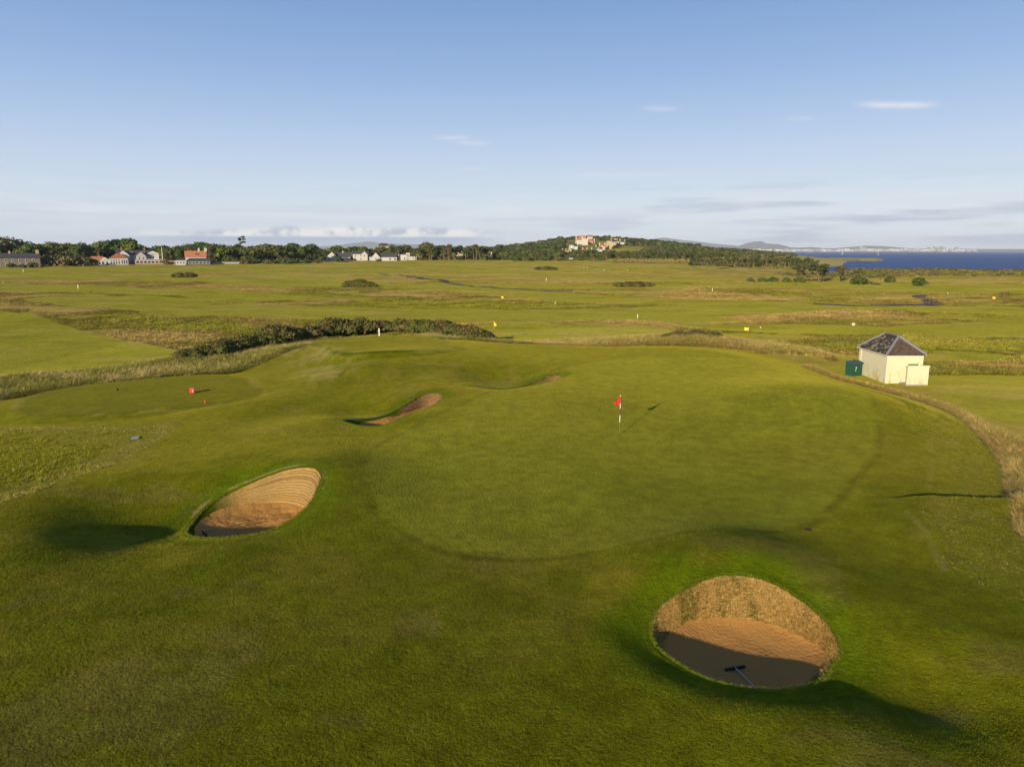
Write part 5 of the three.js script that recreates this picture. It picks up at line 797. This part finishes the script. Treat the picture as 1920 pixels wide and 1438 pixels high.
// ---------------------------------------------------------------- grasses
{
  const R = rng(314);
  function tuftGeo(n, spread, lean, wide, seg = 2) {
    const pos = [], nor = [], idx = []; const r = rng(n * 7 + 1);
    for (let b = 0; b < n; b++) { const a = r() * 6.28, d = Math.sqrt(r()) * spread, bx = Math.cos(a) * d, bz = Math.sin(a) * d, la = r() * 6.28, l = lean * (0.3 + r()), h = 0.55 + 0.45 * r(), w = wide * (0.6 + 0.8 * r()), fx = Math.cos(la), fz = Math.sin(la), base = pos.length / 3;
      for (let s = 0; s <= seg; s++) { const t = s / seg, c = l * t * t, ww = w * (1 - t * 0.85); pos.push(bx + fx * c - fz * ww, h * t, bz + fz * c + fx * ww, bx + fx * c + fz * ww, h * t, bz + fz * c - fx * ww); nor.push(fx * 0.5, 0.8, fz * 0.5, fx * 0.5, 0.8, fz * 0.5); }
      for (let s = 0; s < seg; s++) { const o = base + s * 2; idx.push(o, o + 1, o + 2, o + 1, o + 3, o + 2); } }
    const g = new THREE.BufferGeometry(); g.setAttribute('position', new THREE.Float32BufferAttribute(pos, 3)); g.setIndex(idx); g.computeVertexNormals(); return g;
  }
  const bladeM = new THREE.MeshPhysicalMaterial({ color: 0xffffff, roughness: 0.95, specularIntensity: 0.05, side: THREE.DoubleSide });
  function sow(name, label, geo, n, spot, size, tint, lift = 0) {
    const im = new THREE.InstancedMesh(geo, bladeM, n), m = new THREE.Matrix4(), q = new THREE.Quaternion(), Y = new THREE.Vector3(0, 1, 0), c = new THREE.Color(); let i = 0, guard = 0;
    while (i < n && guard++ < n * 40) { const p = spot(); if (!p) continue; const [w, h] = size(p), y = p.length > 3 ? p[3] : G(p[0], p[1]); m.compose(new THREE.Vector3(p[0], y - 0.01 + lift, p[1]), q.setFromAxisAngle(Y, R() * 6.28), new THREE.Vector3(w, h, w)); im.setMatrixAt(i, m); const t = tint(p); im.setColorAt(i, c.setRGB(t[0], t[1], t[2])); i++; }
    im.count = i; im.name = name; im.castShadow = im.receiveShadow = true; im.userData = { kind: 'stuff', label, category: 'grass' }; scene.add(im);
  }
  const tall = tuftGeo(12, 0.16, 0.34, 0.012), far = tuftGeo(10, 0.45, 0.3, 0.035, 1), short = tuftGeo(8, 0.07, 0.03, 0.006, 1), mid = tuftGeo(9, 0.1, 0.12, 0.008, 1);
  const jit = (c, a = 0.3) => { const k = 1 - a + 2 * a * R(); return [c[0] * k, c[1] * k, c[2] * k]; };
  const goldTint = (p) => { const n = fbm(p[0] / 3, p[1] / 3, 991, 3), k = R(); return jit(k < 0.28 + 0.5 * sst(0.4, 0.62, n) ? [0.46, 0.32, 0.10] : k < 0.66 ? [0.36, 0.22, 0.075] : [0.20, 0.18, 0.03]); };
  const greenTint = (p) => { const n = fbm(p[0] / 4, p[1] / 4, 992, 3), k = R(); return jit(k < 0.15 + 0.5 * sst(0.46, 0.66, n) ? [0.46, 0.34, 0.13] : k < 0.6 ? [0.24, 0.22, 0.045] : [0.15, 0.16, 0.025]); };
  sow('rough_grass', 'golden long grass edging the right side of the green', tall, 36000, () => { const x = 15 + 31 * R(), z = -12 - 52 * R(), d = sd(P.turf, x, z, 12); const lim = z < -42 ? 1.2 : 1.5 + 8 * sst(-42, -27, z); return d > 0.02 && d < lim && R() < sst(lim, lim * 0.45, d) && !(x > 30.4 && x < 34.3 && z < -56 && z > -63) ? [x, z, d] : null; }, (p) => { const h = 0.16 + 0.26 * R() * sst(0, 0.8, p[2]); return [0.8 + 0.5 * R(), h]; }, goldTint);
  sow('rough_grass_001', 'pale long grass on the mound behind the green', tall, 34000, () => { const x = -5 + 37 * R(), z = -70 - 17 * R(), d = sd(P.turf, x, z, 12); return d > 0.02 && d < 8.5 && sd(P.greenY, x, z, 3) > 0.3 && !(x > 30.4 && z > -64) ? [x, z, d] : null; }, (p) => { const h = 0.2 + 0.36 * R() * sst(0, 1.2, p[2]); return [0.9 + 0.5 * R(), h]; }, (p) => (R() < 0.55 ? goldTint(p) : greenTint(p)));
  sow('rough_grass_002', 'green and straw long grass in front of the gorse hedge and behind the lower tee', tall, 36000, () => { const x = -47 + 47 * R(), z = -48 - 48 * R(), d = sd(P.turf, x, z, 12); return d > 0.02 && d < 9 && distLine(HEDGE, x, z) > 0.5 && sd(P.fair, x, z, 3) > 0.2 && sd(P.greenY, x, z, 3) > 0.3 ? [x, z, d] : null; }, (p) => { const h = 0.22 + 0.4 * R() * sst(0, 1.0, p[2]); return [0.9 + 0.5 * R(), h]; }, greenTint);
  sow('semi_rough', 'coarse tufted grass patch at left in front of the lower tee', mid, 32000, () => { const x = -36 + 17 * R(), z = -22 - 21 * R(), d = sd(P.semi, x, z, 3) + 0.7 * (noise(x * 1.3, z * 1.3, 771) - 0.5); return d < -0.02 && R() < 0.6 + 0.4 * sst(0.3, 0.6, fbm(x / 1.4, z / 1.4, 772, 3)) ? [x, z, d] : null; }, (p) => { const k = sst(0.3, 0.7, fbm(p[0] / 1.4, p[1] / 1.4, 772, 3)); return [0.6 + 0.8 * R(), (0.03 + 0.11 * R() * R()) * (0.6 + 0.8 * k)]; }, (p) => { const e = sst(-2.2, -0.2, p[2]); return jit(R() < 0.14 + 0.46 * e ? [0.40, 0.31, 0.07] : R() < 0.6 ? [0.25, 0.235, 0.012] : [0.19, 0.20, 0.006], 0.22); });
  sow('semi_rough_001', 'coarser mown grass on the apron at right', mid, 15000, () => { const x = 13.5 + 14 * R(), z = -14 - 40 * R(), d = sd(P.semiR, x, z, 3) + 2.2 * (fbm(x / 2, z / 2, 773, 3) - 0.5); return d < -0.05 && R() < sst(0.25, 0.65, fbm(x / 1.1, z / 1.1, 774, 3)) && sd(P.turf, x, z, 3) < 0 ? [x, z, d] : null; }, (p) => [0.6 + 0.6 * R(), 0.015 + 0.05 * R() * R()], (p) => jit(R() < 0.18 ? [0.30, 0.25, 0.06] : R() < 0.6 ? [0.20, 0.185, 0.012] : [0.15, 0.155, 0.006]));
  sow('turf_blades', 'short mown blades of the foreground turf', short, 240000, () => { const z = -10.5 - 22 * R() ** 1.15, x = (R() * 2 - 1) * Math.min(24, 3 - z * 0.78); return bunkerAt(x, z) > 0.05 && sd(P.turf, x, z, 3) < 0 && sd(P.green, x, z, 3) > -0.3 ? [x, z] : null; }, () => [0.5 + 0.4 * R(), 0.012 + 0.02 * R()], (p) => jit(colour(p[0], p[1]).map((v) => v * 1.12), 0.35), 0.004);
  // ragged growth on bunker lips
  const lip = (b, n, out, dn) => () => { const k = Math.floor(R() * b.dirs.length), [c, s, , rr] = b.dirs[k], r = rr + out * R() - dn; const x = b.c[0] + c * r, z = b.c[1] + s * r; return [x, z, 0, G(x, z) + 0.01]; };
  for (const [i, n] of [[0, 2200], [1, 2200], [2, 1400], [3, 1400]]) sow('lip_grass' + (i ? '_00' + i : ''), ['ragged grass fringe round the near bunker', 'ragged grass fringe round the left bunker', 'grass fringe round the narrow bunker left of the green', 'grass fringe round the farthest bunker'][i], mid, n, lip(BUNKERS[i], n, 0.1, 0.04), () => [0.4 + 0.3 * R(), 0.015 + 0.035 * R()], () => jit(R() < 0.12 ? [0.28, 0.22, 0.07] : [0.13, 0.165, 0.004], 0.3));
  // dead turf stubble on the faces
  const stub = (b, mid0, half, lo) => () => { const k = Math.floor(R() * b.dirs.length), ph = b.dirs[k][4]; if (R() > away(ph, mid0, half)) return null; const t = lo + (0.98 - lo) * R(), q = b.face(t, k); return [q[0] - b.dirs[k][0] * 0.012, q[2] - b.dirs[k][1] * 0.012, t, q[1]]; };
  sow('dead_turf', 'straw coloured dead turf stubble on the near bunker face', mid, 9000, stub(BUNKERS[0], -1.15, 2.1, 0.06), () => [0.35 + 0.3 * R(), 0.03 + 0.05 * R()], (p) => { const g = fbm(p[0] * 1.1 + 5, p[1] * 1.1 + p[3], 531, 3); return jit(R() < 0.6 * sst(0.58, 0.72, g) + 0.06 ? [0.14, 0.125, 0.02] : R() < 0.65 ? [0.52, 0.33, 0.10] : [0.34, 0.215, 0.066], 0.28); });
  // out on the plain
  const open = (x, z) => inFairway(x, z) < 0.3 && sd(P.fair, x, z, 3) > 0.5 && sd(P.greenY, x, z, 3) > 0.5 && sd(P.teeR, x, z, 3) > 0.5 && sd(P.teeQ, x, z, 3) > 0.5 && sd(P.turf, x, z, 6) > 5;
  sow('links_grass', 'tussocky rough grass across the open links', far, 150000, () => { const d = 62 + 190 * R() ** 1.1, t = (R() * 2 - 1) * 0.8, x = t * d, z = -d; return open(x, z) && fbm(x / 9, z / 9, 777, 3) > 0.40 ? [x, z] : null; }, () => [0.7 + 0.7 * R(), 0.1 + 0.26 * R() * R()], (p) => jit(wild(p[0], p[1]).map((v) => v * 1.5), 0.4));
}
// layered sods of the left bunker's wall
{
  const b = BUNKERS[1], N = b.dirs.length, rows = 12, mats = [[0.235, 0.145, 0.048], [0.19, 0.115, 0.038], [0.26, 0.165, 0.058]].map((c) => std(...c, 1, { bumpMap: roughBump, bumpScale: 0.02 }));
  const ks = []; for (let k = 0; k < N; k++) if (away(b.dirs[k][4], -0.98, 1.15) > 0.15) ks.push(k);
  ks.sort((a, c) => b.dirs[a][4] - b.dirs[c][4]); const arr = ks.filter((k) => true).sort((a, c) => { const f = (k) => { let p = b.dirs[k][4]; if (p > Math.PI) p -= 2 * Math.PI; return p; }; return f(a) - f(c); });
  for (let r = 0; r < rows; r++) {
    const t0 = 0.03 + (0.9 * r) / rows, t1 = 0.03 + (0.9 * (r + 0.86)) / rows, pos = [], idx = [], uv = [];
    arr.forEach((k, i) => { const [c, s] = b.dirs[k], fade = sst(0, 10, Math.min(i, arr.length - 1 - i)), a = b.face(t0, k), e = b.face(t1, k), o = fade * (0.045 + 0.02 * (fbm(i / 6, r * 3.1, 611, 2) - 0.5)), jog = 0.03 * (noise(i / 5, r, 612) - 0.5);
      pos.push(a[0], a[1] + jog, a[2], a[0] - c * o, a[1] + jog + 0.008, a[2] - s * o, e[0] - c * o, e[1] + jog, e[2] - s * o, e[0] + c * 0.03, e[1] + jog + 0.012, e[2] + s * 0.03); for (let q = 0; q < 4; q++) uv.push(i / 24, r / 6 + q / 24); });
    for (let i = 0; i + 1 < arr.length; i++) for (let q = 0; q < 3; q++) { const a = i * 4 + q; idx.push(a, a + 1, a + 4, a + 1, a + 5, a + 4); }
    const g = new THREE.BufferGeometry(); g.setAttribute('position', new THREE.Float32BufferAttribute(pos, 3)); g.setAttribute('uv', new THREE.Float32BufferAttribute(uv, 2)); g.setIndex(idx); const g2 = g.toNonIndexed(); g2.computeVertexNormals();
    part('sod_layer', g2, mats[Math.floor(hash(r, 3, 5) * 3)], bk1);
  }
}
renderer.render(scene, camera);
